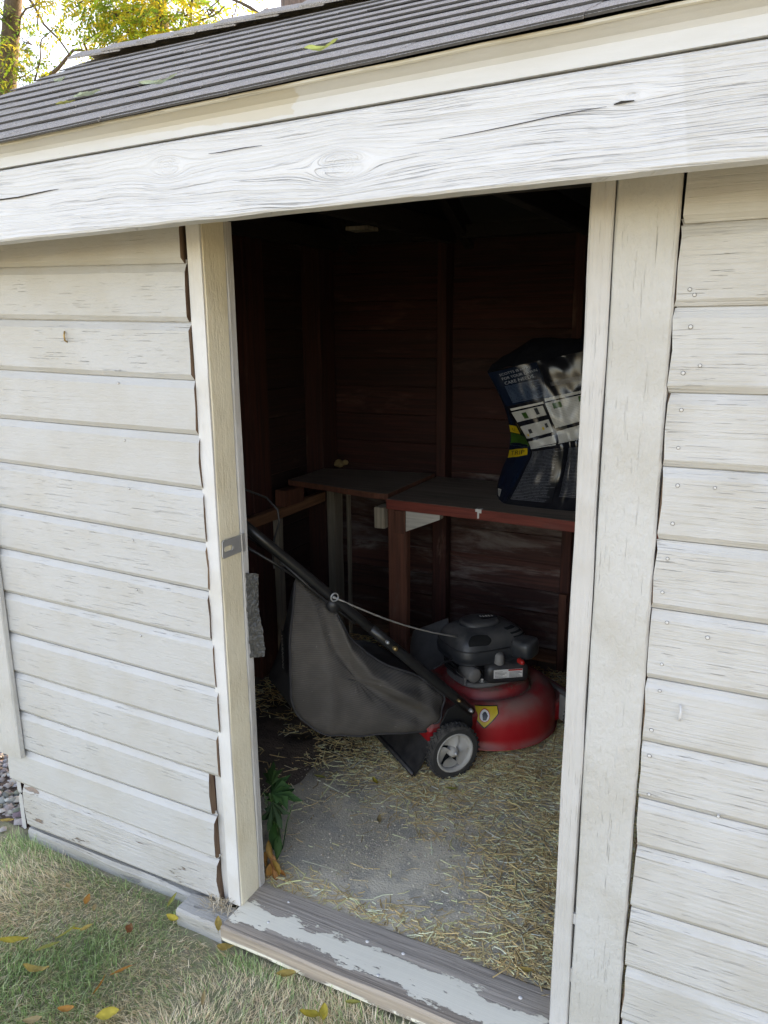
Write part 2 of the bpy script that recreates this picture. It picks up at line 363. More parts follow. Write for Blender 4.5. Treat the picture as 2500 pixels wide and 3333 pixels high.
# ------------------------------------------------------------------ mesh helpers
class MB:
    def __init__(s): s.v = []; s.f = []; s.mi = []; s.uv = None
    def add(s, verts, faces, mi=0):
        o = len(s.v); s.v += [tuple(p) for p in verts]
        s.f += [tuple(i + o for i in f) for f in faces]; s.mi += [mi] * len(faces)
        return s
    def box(s, x0, x1, y0, y1, z0, z1, mi=0):
        return s.add([(x0, y0, z0), (x1, y0, z0), (x1, y1, z0), (x0, y1, z0), (x0, y0, z1), (x1, y0, z1), (x1, y1, z1), (x0, y1, z1)],
                     [(0, 3, 2, 1), (4, 5, 6, 7), (0, 1, 5, 4), (1, 2, 6, 5), (2, 3, 7, 6), (3, 0, 4, 7)], mi)
    def loft(s, rings, cap=True, closed=True, mi=0, mcap=None):
        n = len(rings[0]); o = len(s.v)
        for r in rings: s.v += [tuple(p) for p in r]
        m_ = n if closed else n - 1
        for i in range(len(rings) - 1):
            for j in range(m_):
                a = o + i * n + j; b = o + i * n + (j + 1) % n
                s.f.append((a, b, b + n, a + n)); s.mi.append(mi)
        if cap:
            s.f.append(tuple(o + j for j in reversed(range(n)))); s.mi.append(mi if mcap is None else mcap)
            k = o + (len(rings) - 1) * n
            s.f.append(tuple(k + j for j in range(n))); s.mi.append(mi if mcap is None else mcap)
        return s
    def tube(s, pts, rad, n=8, cap=True, mi=0):
        pts = [Vector(p) for p in pts]; rings = []
        rr = rad if isinstance(rad, (list, tuple)) else [rad] * len(pts)
        prev = None
        for i, p in enumerate(pts):
            t = (pts[min(i + 1, len(pts) - 1)] - pts[max(i - 1, 0)]).normalized()
            ref = prev if prev is not None else (Vector((0, 0, 1)) if abs(t.z) < 0.9 else Vector((1, 0, 0)))
            u = (ref - t * ref.dot(t)).normalized(); prev = u
            q = t.cross(u)
            rings.append([p + (u * math.cos(a) + q * math.sin(a)) * rr[i] for a in [2 * math.pi * k / n for k in range(n)]])
        return s.loft(rings, cap, True, mi)
    def grid(s, fn, nu, nv, mi=0, flip=False):
        o = len(s.v)
        for j in range(nv + 1):
            for i in range(nu + 1): s.v.append(tuple(fn(i / nu, j / nv)))
        for j in range(nv):
            for i in range(nu):
                a = o + j * (nu + 1) + i
                f = (a, a + 1, a + nu + 2, a + nu + 1)
                s.f.append(tuple(reversed(f)) if flip else f); s.mi.append(mi)
        return s
    def lathe(s, prof, n=24, axis='Z', c=(0, 0, 0), mi=0, a0=0, a1=2 * math.pi):
        full = abs(a1 - a0 - 2 * math.pi) < 1e-6
        rings = []
        for (r, h) in prof:
            ring = []
            for k in range(n if full else n + 1):
                a = a0 + (a1 - a0) * k / n
                x, y = r * math.cos(a), r * math.sin(a)
                if axis == 'Z': p = (c[0] + x, c[1] + y, c[2] + h)
                elif axis == 'X': p = (c[0] + h, c[1] + x, c[2] + y)
                else: p = (c[0] + x, c[1] + h, c[2] - y)
                ring.append(p)
            rings.append(ring)
        return s.loft(rings, False, full, mi)
    def xf(s, M):
        s.v = [tuple(M @ Vector(p)) for p in s.v]; return s
    def mesh(s, name, mats, smooth=False, origin=None):
        me = bpy.data.meshes.new(name)
        v = s.v
        if origin is not None: v = [(a - origin[0], b - origin[1], c - origin[2]) for a, b, c in v]
        me.from_pydata(v, [], s.f)
        for m_ in (mats if isinstance(mats, list) else [mats]): me.materials.append(m_)
        me.polygons.foreach_set('material_index', s.mi)
        if smooth:
            me.polygons.foreach_set('use_smooth', [True] * len(s.f))
        me.update()
        return me
    def center(s):
        a = np.array(s.v); return tuple((a.min(0) + a.max(0)) / 2)

WORLD = {}     # world origin of each parent (no rotation) ; rotated parents use local coordinates
def build(name, mb, mats, parent=None, smooth=False, local=False, label=None, bevel=0, sub=0, autosmooth=None):
    """link one mesh object; mesh coordinates are world ones unless local (then the parent's)"""
    org = mb.center()
    me = mb.mesh(name, mats, smooth, org)
    o = bpy.data.objects.new(name, me); COL.objects.link(o)
    base = Vector((0, 0, 0))
    if parent is not None:
        o.parent = parent
        base = Vector(WORLD[parent.name])
    o.location = Vector(org) - base
    WORLD[o.name] = org
    if label: o['label'] = label
    if bevel:
        b = o.modifiers.new('bevel', 'BEVEL'); b.width = bevel; b.segments = 2; b.limit_method = 'ANGLE'; b.angle_limit = 0.6
    if sub:
        m_ = o.modifiers.new('subsurf', 'SUBSURF'); m_.levels = sub; m_.render_levels = sub
    return o
def empty(name, loc, label, cat, group=None, rotz=0.0):
    o = bpy.data.objects.new(name, None); COL.objects.link(o)
    o.location = loc; o.rotation_euler = (0, 0, rotz); o.empty_display_size = 0.1
    o['label'] = label; o['category'] = cat
    if group: o['group'] = group
    WORLD[o.name] = tuple(loc) if rotz == 0 else (0, 0, 0)
    return o
def tag(o, label=None, cat=None, group=None, kind=None):
    for k, v in (('label', label), ('category', cat), ('group', group), ('kind', kind)):
        if v: o[k] = v
    return o
def fnoise(x, y=0.0, z=0.0): return mnoise.noise(Vector((x, y, z)))

def rough_plank(x0, x1, y0, y1, z0, z1, axis='Z', seg=14, ch=0.003, jit=0.0012, seed=0, mi=0, mcap=0, twist=0.0):
    """a sawn timber: chamfered section lofted along its axis with small irregularities"""
    dims = {'X': (x0, x1), 'Y': (y0, y1), 'Z': (z0, z1)}
    if axis == 'Z': A, B = (x0, x1), (y0, y1)
    elif axis == 'X': A, B = (y0, y1), (z0, z1)
    else: A, B = (x0, x1), (z0, z1)
    l0, l1 = dims[axis]; rings = []
    for k in range(seg + 1):
        t = l0 + (l1 - l0) * k / seg
        sec = [(A[0] + ch, B[0]), (A[1] - ch, B[0]), (A[1], B[0] + ch), (A[1], B[1] - ch), (A[1] - ch, B[1]), (A[0] + ch, B[1]), (A[0], B[1] - ch), (A[0], B[0] + ch)]
        ring = []
        for q, (a, b) in enumerate(sec):
            a += jit * fnoise(t * 6, q * 3.1 + seed, 0.3) * 1.6; b += jit * fnoise(t * 6, q * 3.1 + seed, 9.3) * 1.6
            a += twist * fnoise(t * 0.9, seed, 4.0); b += twist * fnoise(t * 0.9, seed, 8.0)
            ring.append({'Z': (a, b, t), 'X': (t, a, b), 'Y': (a, t, b)}[axis])
        rings.append(ring)
    m = MB().loft(rings, True, True, mi, mcap)
    if axis == 'Y': m.f = [tuple(reversed(f)) for f in m.f]
    return m

# ------------------------------------------------------------------ the setting: ground, floor
def ground_height(x, y):
    return 0.035 + 0.012 * fnoise(x * 1.3, y * 1.3, 2.2) + 0.006 * fnoise(x * 5, y * 5, 7.0)
gm = MB()
gx = sorted(set([-250, -60, -20, -10, -6] + [round(-4 + 0.16 * i, 3) for i in range(45)] + [4.5, 8, 20, 60, 250]))
gy = sorted(set([-250, -60, -20, -8, -4] + [round(-2.4 + 0.16 * i, 3) for i in range(30)] + [3.2, 5, 10, 30, 60, 250]))
gm.v = [(x, y, ground_height(x, y)) for y in gy for x in gx]
for j in range(len(gy) - 1):
    for i in range(len(gx) - 1):
        a = j * len(gx) + i; gm.f.append((a, a + 1, a + 1 + len(gx), a + len(gx))); gm.mi.append(0)
me = gm.mesh('lawn', MAT['ground'], True); lawn = bpy.data.objects.new('lawn', me); COL.objects.link(lawn)
tag(lawn, 'dry mown lawn in front of the white shed', None, None, 'structure')

FZ = 0.085
def floor_height(x, y): return FZ + 0.004 * fnoise(x * 3, y * 3, 1.0)
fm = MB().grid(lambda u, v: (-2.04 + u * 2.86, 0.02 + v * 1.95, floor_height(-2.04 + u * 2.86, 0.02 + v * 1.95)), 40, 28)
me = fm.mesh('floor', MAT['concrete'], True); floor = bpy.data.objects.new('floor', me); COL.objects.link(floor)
tag(floor, 'dusty concrete shed floor strewn with straw and sawdust', None, None, 'structure')

# ------------------------------------------------------------------ the shed
XL, XR, YF, YB = -2.085, 0.86, 0.0, 2.0          # outer faces of the walls
shed = empty('garden_shed', (-0.7, 1.0, 0.0), 'old white wooden garden shed with open doorway and grey shingle roof', 'shed')

def siding_profile(z0, z1, seed, t):
    j = lambda k, a: a * fnoise(t * 2.2, seed * 5.7, k * 2.3)
    y = 0.0012 * fnoise(t * 1.1, seed * 3.3, 1.0)
    return [(0.019, z0 + 0.0012), (0.0080 + y, z0 + 0.0010 + j(1, .0010)), (0.0 + y + j(2, .0006), z0 + 0.0125 + j(5, .001)), (0.0 + y + j(3, .0008), (z0 + z1) / 2), (0.0 + y + j(4, .0006), z1 - 0.019 + j(6, .001)),
            (0.0095 + y, z1 - 0.0018 + j(7, .0012)), (0.0150, z1 - 0.0014), (0.0152, z1 + 0.009), (0.0182, z1 + 0.009), (0.019, z1 - 0.0008)]

def siding_board(a, b, mats, seed, xa, xb, rag=0.002):
    """a = (lower z, upper z) at the left end, b = the same at the right end"""
    n = max(6, int((xb - xa) / 0.05)); rings = []
    rnd = random.Random(seed)
    for k in range(n + 1):
        u = k / n; x = xa + (xb - xa) * u
        z0 = a[0] + (b[0] - a[0]) * u; z1 = a[1] + (b[1] - a[1]) * u
        ring = []
        for q, (yy, zz) in enumerate(siding_profile(z0, z1, seed, x)):
            xx = x
            if k in (0, n): xx += rnd.uniform(-rag, rag)
            ring.append((xx, YF + yy, zz))
        rings.append(ring)
    m = MB().loft(rings, True, True, 0, 1)
    # inner faces take the stain of the interior
    for i, f in enumerate(m.f):
        if len(f) == 4:
            ys = [m.v[q][1] for q in f]
            if min(ys) > YF + 0.0155: m.mi[i] = 2
    return build('siding_board', m, mats, shed)

# joints of the left wall (height at x=-2.0 and at x=-1.23), bottom to top
JL = [(0.088, 0.091), (0.237, 0.226), (0.366, 0.361), (0.501, 0.485), (0.633, 0.618), (0.761, 0.744), (0.891, 0.876), (1.027, 1.008),
      (1.154, 1.135), (1.287, 1.268), (1.412, 1.402), (1.546, 1.531), (1.681, 1.663), (1.811, 1.793), (1.945, 1.93), (2.06, 2.05)]
endX = [-1.252, -1.254, -1.262, -1.224, -1.213, -1.218, -1.222, -1.219, -1.218, -1.221, -1.224, -1.227, -1.230, -1.236, -1.24]
staX = [-2.03, -2.078, -2.09] + [-2.085] * 12
left_boards = []
for i in range(len(JL) - 1):
    (a0, b0), (a1, b1) = JL[i], JL[i + 1]
    f = lambda l, r, x: l + (r - l) * (x + 2.0) / 0.77
    xa, xb = staX[i], endX[i]
    mats = [MAT['siding_worn'] if i < 1 else MAT['siding'], MAT['endgrain'], MAT['redgrey'] if i < 6 else MAT['red']]
    o = siding_board((f(a0, b0, xa), f(a1, b1, xa)), (f(a0, b0, xb), f(a1, b1, xb)), mats, i + 1, xa, xb, 0.006 if i < 3 else 0.0025)
    if i == 0: o['label'] = 'lowest siding board with peeling paint'
    left_boards.append(o)
JR = [(0.06, 0.06), (0.20, 0.205), (0.338, 0.341), (0.483, 0.496), (0.630, 0.643), (0.738, 0.736), (0.862, 0.863), (0.995, 0.998), (1.136, 1.135),
      (1.269, 1.271), (1.404, 1.407), (1.534, 1.539), (1.678, 1.68), (1.811, 1.812), (1.945, 1.945), (2.06, 2.06)]
staR = [-0.168, -0.168, -0.168, -0.166, -0.166, -0.167, -0.170, -0.1705, -0.171, -0.1685, -0.170, -0.1715, -0.171, -0.1685, -0.169]
right_boards = []
for i in range(len(JR) - 1):
    (a0, b0), (a1, b1) = JR[i], JR[i + 1]
    f = lambda l, r, x: l + (r - l) * min(x + 0.17, 0.25) / 0.2
    xa, xb = staR[i], 0.86
    mats = [MAT['siding_right'], MAT['endgrain'], MAT['redgrey'] if i < 6 else MAT['red']]
    right_boards.append(siding_board((f(a0, b0, xa), f(a1, b1, xa)), (f(a0, b0, xb), f(a1, b1, xb)), mats, 40 + i, xa, xb, 0.003))

def nail(parent, x, z, r=0.0042, y=-0.0008):
    m = MB().lathe([(0.0, -0.0022), (r * 0.6, -0.0019), (r, -0.0008), (r, 0.004)], 10, 'Y', (x, YF + y, z))
    m2 = MB().lathe([(r * 1.0, -0.0003), (r * 1.22, -0.0003)], 10, 'Y', (x, YF + y, z), 1)
    m.add(m2.v, m2.f, 1)
    return build('nail_head', m, [MAT['nail'], MAT['nailhole']], parent)
def board_at(boards, J, z):
    for i in range(len(J) - 1):
        if J[i][0] - 0.004 <= z < J[i + 1][0] - 0.004: return boards[i]
    return boards[-1]
for (x, z) in [(-.149, 1.706), (-.141, 1.697), (-.143, 1.645), (-.123, 1.581), (-.149, 1.568), (-.147, 1.505), (-.147, 1.439), (-.143, 1.372), (-.082, 1.373), (-.146, 1.302),
               (-.150, 1.236), (-.154, 1.171), (-.142, 1.114), (-.071, 1.097), (-.145, 1.03), (-.145, .976), (-.154, .892), (-.154, .837), (-.149, .754), (-.023, .744)]:
    nail(board_at(right_boards, JR, z), x, z, random.uniform(0.0026, 0.0036))
for (x, z) in [(-1.461, 1.519), (-1.456, 1.377), (-1.455, 1.253), (-1.458, 1.116), (-1.46, 0.98), (-1.46, 0.85)]:
    nail(board_at(left_boards, JL, z), x, z, 0.0026)
m = MB().tube([(-.106, -.004, .957), (-.104, -.012, .945), (-.105, -.013, .935), (-.106, -.006, .927), (-.106, .002, .924)], 0.0022, 7)
build('bent_nail', m, MAT['nail'], board_at(right_boards, JR, .94), True)
m = MB().tube([(-1.627, -.003, 1.645), (-1.626, -.007, 1.635), (-1.626, -.006, 1.622), (-1.625, .002, 1.618)], 0.0022, 7)
build('bent_nail', m, MAT['brass'], board_at(left_boards, JL, 1.634), True)

# side and back walls: single skin of boards, white outside, stained inside
def plain_wall_board(axis, c_out, c_in, lo, hi, z0, z1, inside_mat, seed):
    m = MB(); c_in0 = c_in
    s_ = 1 if c_in > c_out else -1
    n = 14; rings = []; base_ = -s_ * random.Random(seed).uniform(0.0, 0.004)
    for k in range(n + 1):
        t = lo + (hi - lo) * k / n; w_ = 0.0015 * fnoise(t * 1.5, seed * 2.1, 0.4); c_in = c_in0 + base_; g_ = 0.0015 * fnoise(t * 5, seed * 1.7, 2.0)
        sec = [(c_in, z0 + 0.007 + g_), (c_in - s_ * 0.007, z0 + 0.001), (c_out + s_ * 0.006, z0), (c_out, z0 + 0.011), (c_out, z1 - 0.017), (c_out + s_ * 0.008, z1 - 0.0012), (c_out + s_ * 0.009, z1 + 0.006), (c_in - s_ * 0.006, z1 + 0.006), (c_in - s_ * 0.006, z1 - 0.001), (c_in, z1 - 0.003 + g_)]
        rings.append([((t, a + w_, b) if axis == 'X' else (a + w_, t, b)) for (a, b) in sec])
    m.loft(rings, True, True, 0, 0)
    for i, f in enumerate(m.f):
        if len(f) == 4:
            q = [m.v[k][1 if axis == 'X' else 0] for k in f]
            if all(abs(a - c_in0) < 0.0135 for a in q): m.mi[i] = 1
    return build('wall_board', m, [MAT['siding'], inside_mat], shed)
RIDGE_Y, RIDGE_Z, EAVE_Y, EAVE_Z = 0.93, 2.650, -0.220, 2.078
def roof_z(x, y):
    """top of the roof deck"""
    t = (y - EAVE_Y) / (RIDGE_Y - EAVE_Y)
    if y > RIDGE_Y: t = 2 - t
    ez = EAVE_Z + 0.028 * (x + 1.0) if y <= RIDGE_Y else EAVE_Z
    return ez + (RIDGE_Z - ez) * t - 0.030
zs = [0.045, 0.145, 0.322, 0.434, 0.566, 0.700, 0.833, 0.965, 1.093, 1.228, 1.365, 1.50, 1.633, 1.767, 1.90, 2.03]
for i in range(len(zs) - 1):
    plain_wall_board('X', YB, YB - 0.02, XL + 0.004, XR - 0.004, zs[i], zs[i + 1], MAT['redgrey'] if zs[i] < 0.95 else MAT['red'], 70 + i)  # boards above the bench get the red with shade in its colour
zl = [0.05 + 0.1325 * i for i in range(20)]
for i in range(len(zl) - 1):
    z0, z1 = zl[i], zl[i + 1]
    lo, hi = 0.022, YB - 0.022
    if z1 > 2.1:
        sl = (RIDGE_Z - 0.085 - z1) / (RIDGE_Z - EAVE_Z) * (RIDGE_Y - EAVE_Y)
        if sl < 0.05: break
        lo, hi = max(lo, RIDGE_Y - sl), min(hi, RIDGE_Y + sl)
    plain_wall_board('Y', XL, XL + 0.02, lo, hi, z0, z1, MAT['redY'], 90 + i)
    plain_wall_board('Y', XR, XR - 0.02, lo, hi, z0, z1, MAT['redY'], 120 + i)

for gx_ in (XL + 0.0225, XR - 0.0325):
    pts = [(0.03, 2.0), (YB - 0.03, 2.0)] + [(y, roof_z(gx_, y) - 0.0215) for y in (YB - 0.03, 1.5, RIDGE_Y, 0.4, 0.03)]
    m = MB().loft([[(gx_, y, z) for y, z in pts], [(gx_ + 0.010, y, z) for y, z in pts]])
    build('gable_panel', m, MAT['redY'], shed)
# studs
def stud(x0, x1, y0, y1, z0, z1, mat='redZ', name='stud', axis='Z', seed=0):
    return build(name, rough_plank(x0, x1, y0, y1, z0, z1, axis, 10, 0.003, 0.0015, seed), MAT[mat], shed)
IXL, IYB = XL + 0.021, YB - 0.021
stud(IXL, -1.965, 1.785, 1.925, 0.1, 2.02, seed=1)                     # corner post, back left
stud(IXL, -1.965, 1.205, 1.345, 0.1, 2.02, seed=2)
stud(IXL, -1.965, 0.60, 0.645, 0.1, 2.02, seed=3)
stud(-1.41, -1.365, 1.89, IYB, 0.1, 2.02, seed=4)
stud(-0.80, -0.755, 1.89, IYB, 0.1, 2.02, seed=5)
stud(-0.20, -0.155, 1.89, IYB, 0.1, 2.02, seed=6)
stud(0.40, 0.445, 1.89, IYB, 0.1, 2.02, seed=7)
for k, yy in enumerate((0.1, 0.65, 1.25, 1.85)):
    stud(0.75, XR - 0.021, yy, yy + 0.045, 0.1, 2.02, seed=8 + k)
stud(-1.75, -1.705, 0.0215, 0.11, 0.1, 2.0, seed=12); stud(-1.30, -1.258, 0.0215, 0.11, 0.1, 2.0, seed=13)
stud(-0.165, -0.12, 0.0215, 0.11, 0.1, 2.0, seed=14); stud(0.40, 0.445, 0.0215, 0.11, 0.1, 2.0, seed=15)
# header over the door and top plates
build('header', rough_plank(-1.258, -0.166, 0.03, 0.12, 1.90, 2.0, 'X', 10, 0.003, 0.001, 21), MAT['rafter'], shed)
build('top_plate', rough_plank(IXL, XR - 0.021, 0.023, 0.112, 2.003, 2.05, 'X', 10, 0.003, 0.001, 22), MAT['rafter'], shed)
build('top_plate', rough_plank(IXL, XR - 0.021, 1.888, IYB - 0.008, 2.023, 2.078, 'X', 10, 0.003, 0.001, 23), MAT['rafter'], shed)
for k, xx in enumerate((-1.95, -1.36, -0.76, -0.16, 0.44)):
    build('ceiling_joist', rough_plank(xx, xx + 0.04, 0.115, 1.885, 2.0, 2.085, 'Y', 8, 0.003, 0.001, 30 + k), MAT['rafter'], shed)
    for side in (0, 1):
        m = MB(); n = 6; rings = []
        for q in range(n + 1):
            yy = (EAVE_Y + 0.06 + (RIDGE_Y - 0.005 - EAVE_Y - 0.06) * q / n) if side == 0 else (2 * RIDGE_Y - EAVE_Y - 0.06 - (RIDGE_Y - 0.005 - EAVE_Y - 0.06) * q / n)
            zt = roof_z(xx, yy) - 0.022
            rings.append([(xx + 0.045, yy, zt - 0.09), (xx + 0.085, yy, zt - 0.09), (xx + 0.085, yy, zt), (xx + 0.045, yy, zt)])
        build('rafter', m.loft(rings), MAT['rafter'], shed)
build('ceiling_scrap', rough_plank(-1.44, -1.35, 1.12, 1.20, 1.985, 1.998, 'X', 5, 0.002, 0.001, 3), MAT['pale'], shed)

# door jambs
lj = build('door_jamb', rough_plank(-1.222, -1.183, 0.012, 0.092, 0.098, 1.99, 'Z', 40, 0.0025, 0.0012, 51), [MAT['cream']], shed, label='left door jamb of cream painted timber with a white front edge')
m = rough_plank(-1.2235, -1.1845, 0.0060, 0.0125, 0.10, 1.985, 'Z', 50, 0.001, 0.0007, 52)
build('jamb_edge', m, MAT['fresh'], lj)
build('door_stop', rough_plank(-1.223, -1.180, 0.0935, 0.118, 0.098, 1.89, 'Z', 40, 0.002, 0.0010, 53), MAT['trim_worn'], shed)
build('jamb_filler', rough_plank(-1.256, -1.2255, 0.021, 0.034, 0.075, 0.60, 'Z', 12, 0.001, 0.0005, 54), MAT['fresh'], shed)
build('stud_edge', rough_plank(-1.2565, -1.246, 0.022, 0.06, 0.10, 1.98, 'Z', 20, 0.001, 0.002, 56), MAT['endgrain'], shed)
rj = build('door_jamb', rough_plank(-0.322, -0.2815, 0.0, 0.09, 0.06, 1.99, 'Z', 44, 0.003, 0.0017, 57), MAT['trim_worn'], shed, label='right door jamb of chipped white timber')
build('casing', rough_plank(-0.2785, -0.1735, -0.001, 0.021, 0.03, 1.99, 'Z', 44, 0.004, 0.0014, 58), MAT['trim'], shed)
build('casing_filler', rough_plank(-0.2835, -0.277, 0.004, 0.010, 0.40, 0.425, 'Z', 5, 0.001, 0.002, 59), MAT['trim_worn'], shed)
build('casing_filler', rough_plank(-0.2835, -0.277, 0.004, 0.010, 0.25, 0.285, 'Z', 5, 0.001, 0.002, 60), MAT['trim_worn'], shed)
# left corner board
build('corner_board', rough_plank(-2.092, -1.990, -0.021, -0.002, 0.352, 1.99, 'Z', 34, 0.003, 0.0016, 61), MAT['trim'], shed)
# foundation timber under the siding, sill of the doorway
build('foundation_timber', rough_plank(-2.03, -1.258, 0.0, 0.10, 0.005, 0.079, 'X', 24, 0.008, 0.003, 62), MAT['greytimber'], shed)
build('foundation_timber', rough_plank(-0.155, 0.85, 0.003, 0.10, 0.005, 0.055, 'X', 24, 0.008, 0.003, 63), MAT['greytimber'], shed)
build('sill_end', rough_plank(-1.345, -1.191, -0.072, 0.004, 0.03, 0.0925, 'X', 10, 0.006, 0.003, 64), MAT['greytimber'], shed)
sill = build('door_sill', rough_plank(-1.188, -0.15, -0.076, 0.117, 0.052, 0.0975, 'X', 40, 0.005, 0.002, 65), MAT['sill'], shed)
for (x, y) in [(-1.075, .081), (-.712, .059), (-.813, .054), (-.406, .063), (-1.082, -.006), (-.738, -.03)]:
    m = MB().lathe([(0.0, 0.0022), (0.003, 0.0018), (0.0052 if x > -1 else 0.004, 0.0), (0.0052, -0.003)], 10, 'Z', (x, y, 0.0982))
    build('nail_head', m, MAT['nail'], sill, True)

# hasp and tape on the left jamb
h = MB(); hx = -1.1795
outer = [(0.013, 1.139), (0.02, 1.143), (0.088, 1.140), (0.088, 1.097), (0.017, 1.097), (0.011, 1.102)]
inner = []
for k in range(12):
    a = 2 * math.pi * k / 12 + math.pi / 12
    inner.append((0.036 + (0.010 if math.cos(a) > 0 else -0.010) + 0.0075 * math.cos(a), 1.1185 + 0.0075 * math.sin(a)))
bmh = bmesh.new()
vo = [bmh.verts.new((hx, a, b)) for a, b in outer]; vi = [bmh.verts.new((hx, a, b)) for a, b in inner]
es = [bmh.edges.new((vo[i], vo[(i + 1) % len(vo)])) for i in range(len(vo))] + [bmh.edges.new((vi[i], vi[(i + 1) % len(vi)])) for i in range(len(vi))]
bmesh.ops.triangle_fill(bmh, edges=es, use_beauty=True)
for f in list(bmh.faces):
    c = f.calc_center_median()
    if abs(c.z - 1.1185) < 0.0075 and 0.019 < c.y < 0.053 and all(v in vi for v in f.verts): bmh.faces.remove(f)
geo = bmesh.ops.extrude_face_region(bmh, geom=list(bmh.faces))
for e in geo['geom']:
    if isinstance(e, bmesh.types.BMVert): e.co.x += 0.0028
bmh.verts.ensure_lookup_table(); bmh.verts.index_update()
h.v = [tuple(v.co) for v in bmh.verts]; h.f = [tuple(v.index for v in f.verts) for f in bmh.faces]; h.mi = [0] * len(h.f); bmh.free()
build('hasp', h, MAT['steel'], lj, bevel=0.0006)
m = MB().tube([(hx + 0.001, 0.0905, 1.094), (hx + 0.001, 0.0905, 1.143)], 0.0036, 10)
m.box(hx - 0.001, hx + 0.002, 0.092, 0.104, 1.095, 1.142)
build('hasp_hinge', m, MAT['steel'], lj)
def tape_pt(u, v):
    z = 0.800 + 0.236 * v + 0.008 * u * (0.5 - v)
    wdt = 0.030 + 0.007 * math.sin(v * 5.5 + 1) + 0.004 * fnoise(v * 14, 2.0) + 0.0035 * fnoise(v * 50, 8.0)
    x = -1.1785 + u * wdt * 0.95
    y = 0.1005 + 0.026 * u + 0.006 * fnoise(u * 2.5, v * 6, 3.0) + 0.004 * fnoise(u * 6, v * 18, 6.0) + 0.002 * fnoise(u * 15, v * 40, 1.0)
    return (x, y - 0.008 * u, z)
m = MB().grid(tape_pt, 12, 60)
o = build('tape_patch', m, MAT['tape'], lj, False)
md = o.modifiers.new('solid', 'SOLIDIFY'); md.thickness = 0.0012

# ---- fascia: weathered beam, crown moulding, drip edge
def lineX(x, c, s_): return c + s_ * x
def beam_ring(x):
    zb = 1.866 + 0.0163 * x; zt = 2.0125 + 0.0175 * x
    y0, y1 = -0.200, -0.149
    wv = 0.0015 * fnoise(x * 3, 1.0); w2 = 0.0016 * fnoise(x * 9, 5.0) + 0.001 * fnoise(x * 30, 4.0)
    return [(x, y0 + 0.003, zb + w2), (x, y1, zb + w2 * 0.5 + 0.001), (x, y1, zt), (x, y0 + 0.004, zt), (x, y0 + wv, zt - 0.004), (x, y0 + wv * 0.6, (zt + zb) / 2), (x, y0 + wv, zb + 0.004 + w2)]
fx = [-2.44 + 0.03 * i for i in range(int((1.05 + 2.44) / 0.03) + 1)]
m = MB().loft([beam_ring(x) for x in fx]); m.f = [tuple(reversed(f)) for f in m.f]
build('fascia_beam', m, beam_mat(), shed)
def crown_ring(x):
    z0 = 2.0155 + 0.0175 * x; zt = 2.066 + 0.0250 * x; h_ = zt - z0
    y = -0.203
    return [(x, -0.16, z0), (x, y, z0), (x, y, z0 + 0.5 * h_), (x, y - 0.004, z0 + 0.66 * h_), (x, y - 0.013, z0 + 0.80 * h_), (x, y - 0.022, z0 + 0.92 * h_), (x, -0.16, z0 + 0.92 * h_)]
m = MB().loft([crown_ring(x) for x in fx]); m.f = [tuple(reversed(f)) for f in m.f]
_cm = NT('patched_crown_paint'); _v, _o = _cm.coords(False)
_sp = _cm.n('ShaderNodeSeparateXYZ'); _cm.l(_o, _sp.inputs[0])
_n1 = _cm.noise(_cm.scaled(_v, (5, 5, 30)), 1.0, 6, 0.65); _n2 = _cm.noise(_v, 140, 3)
_xx = _cm.math('ADD', _sp.outputs[0], _cm.math('MULTIPLY', _cm.math('SUBTRACT', _n1, 0.5), 0.10))
_zz = _cm.math('ADD', _sp.outputs[2], _cm.math('MULTIPLY', _n1, 0.030))
_pm = _cm.math('MULTIPLY', _cm.math('MULTIPLY', _cm.sstep(_xx, -0.62, -0.30), _cm.math('SUBTRACT', 1.0, _cm.sstep(_xx, -0.085, -0.080))), _cm.sstep(_zz, -0.008, -0.006))
_c = _cm.mix(_cm.sstep(_n1, 0.35, 0.7), (0.565, 0.565, 0.56), (0.53, 0.525, 0.51))
_c = _cm.mix(_cm.math('MULTIPLY', _pm, 0.85), _c, (0.50, 0.46, 0.38))
_c = _cm.mix(_cm.math('MULTIPLY', _cm.sstep(_n2, 0.74, 0.78), 0.5), _c, (0.25, 0.2, 0.15))
_cm.set(_c, 0.5, nrm=_cm.bump(_cm.math('ADD', _n1, _cm.math('MULTIPLY', _n2, 0.3)), 0.4, 0.003))
build('crown_moulding', m, _cm.m, shed, False)
def split(pts, w0):
    m = MB(); n = len(pts); up_ = []; dn = []
    for i, (x, z) in enumerate(pts):
        w_ = w0 * math.sin(math.pi * (i + 0.35) / (n - 0.3)) + 0.0002
        up_.append((x, -0.2022, z + w_ / 2)); dn.append((x, -0.2022, z - w_ / 2))
    m.v = up_ + dn + [(x, -0.197, z) for x, _, z in up_] + [(x, -0.197, z) for x, _, z in dn]
    for i in range(n - 1): m.f.append((i, n + i, n + i + 1, i + 1))
    m.mi = [0] * len(m.f)
    return build('split', m, MAT['nailhole'], bpy.data.objects['fascia_beam'])
split([(-1.70, 1.921), (-1.62, 1.923), (-1.56, 1.926), (-1.50, 1.9265), (-1.44, 1.930), (-1.40, 1.9325), (-1.375, 1.933)], 0.0026)
split([(-0.52, 1.938), (-0.46, 1.941), (-0.40, 1.945), (-0.34, 1.950), (-0.29, 1.953), (-0.26, 1.954)], 0.0012)
split([(-0.25, 1.9555), (-0.24, 1.957), (-0.222, 1.957)], 0.0035)
split([(-0.98, 1.962), (-0.95, 1.962), (-0.90, 1.964), (-0.86, 1.964)], 0.0014)
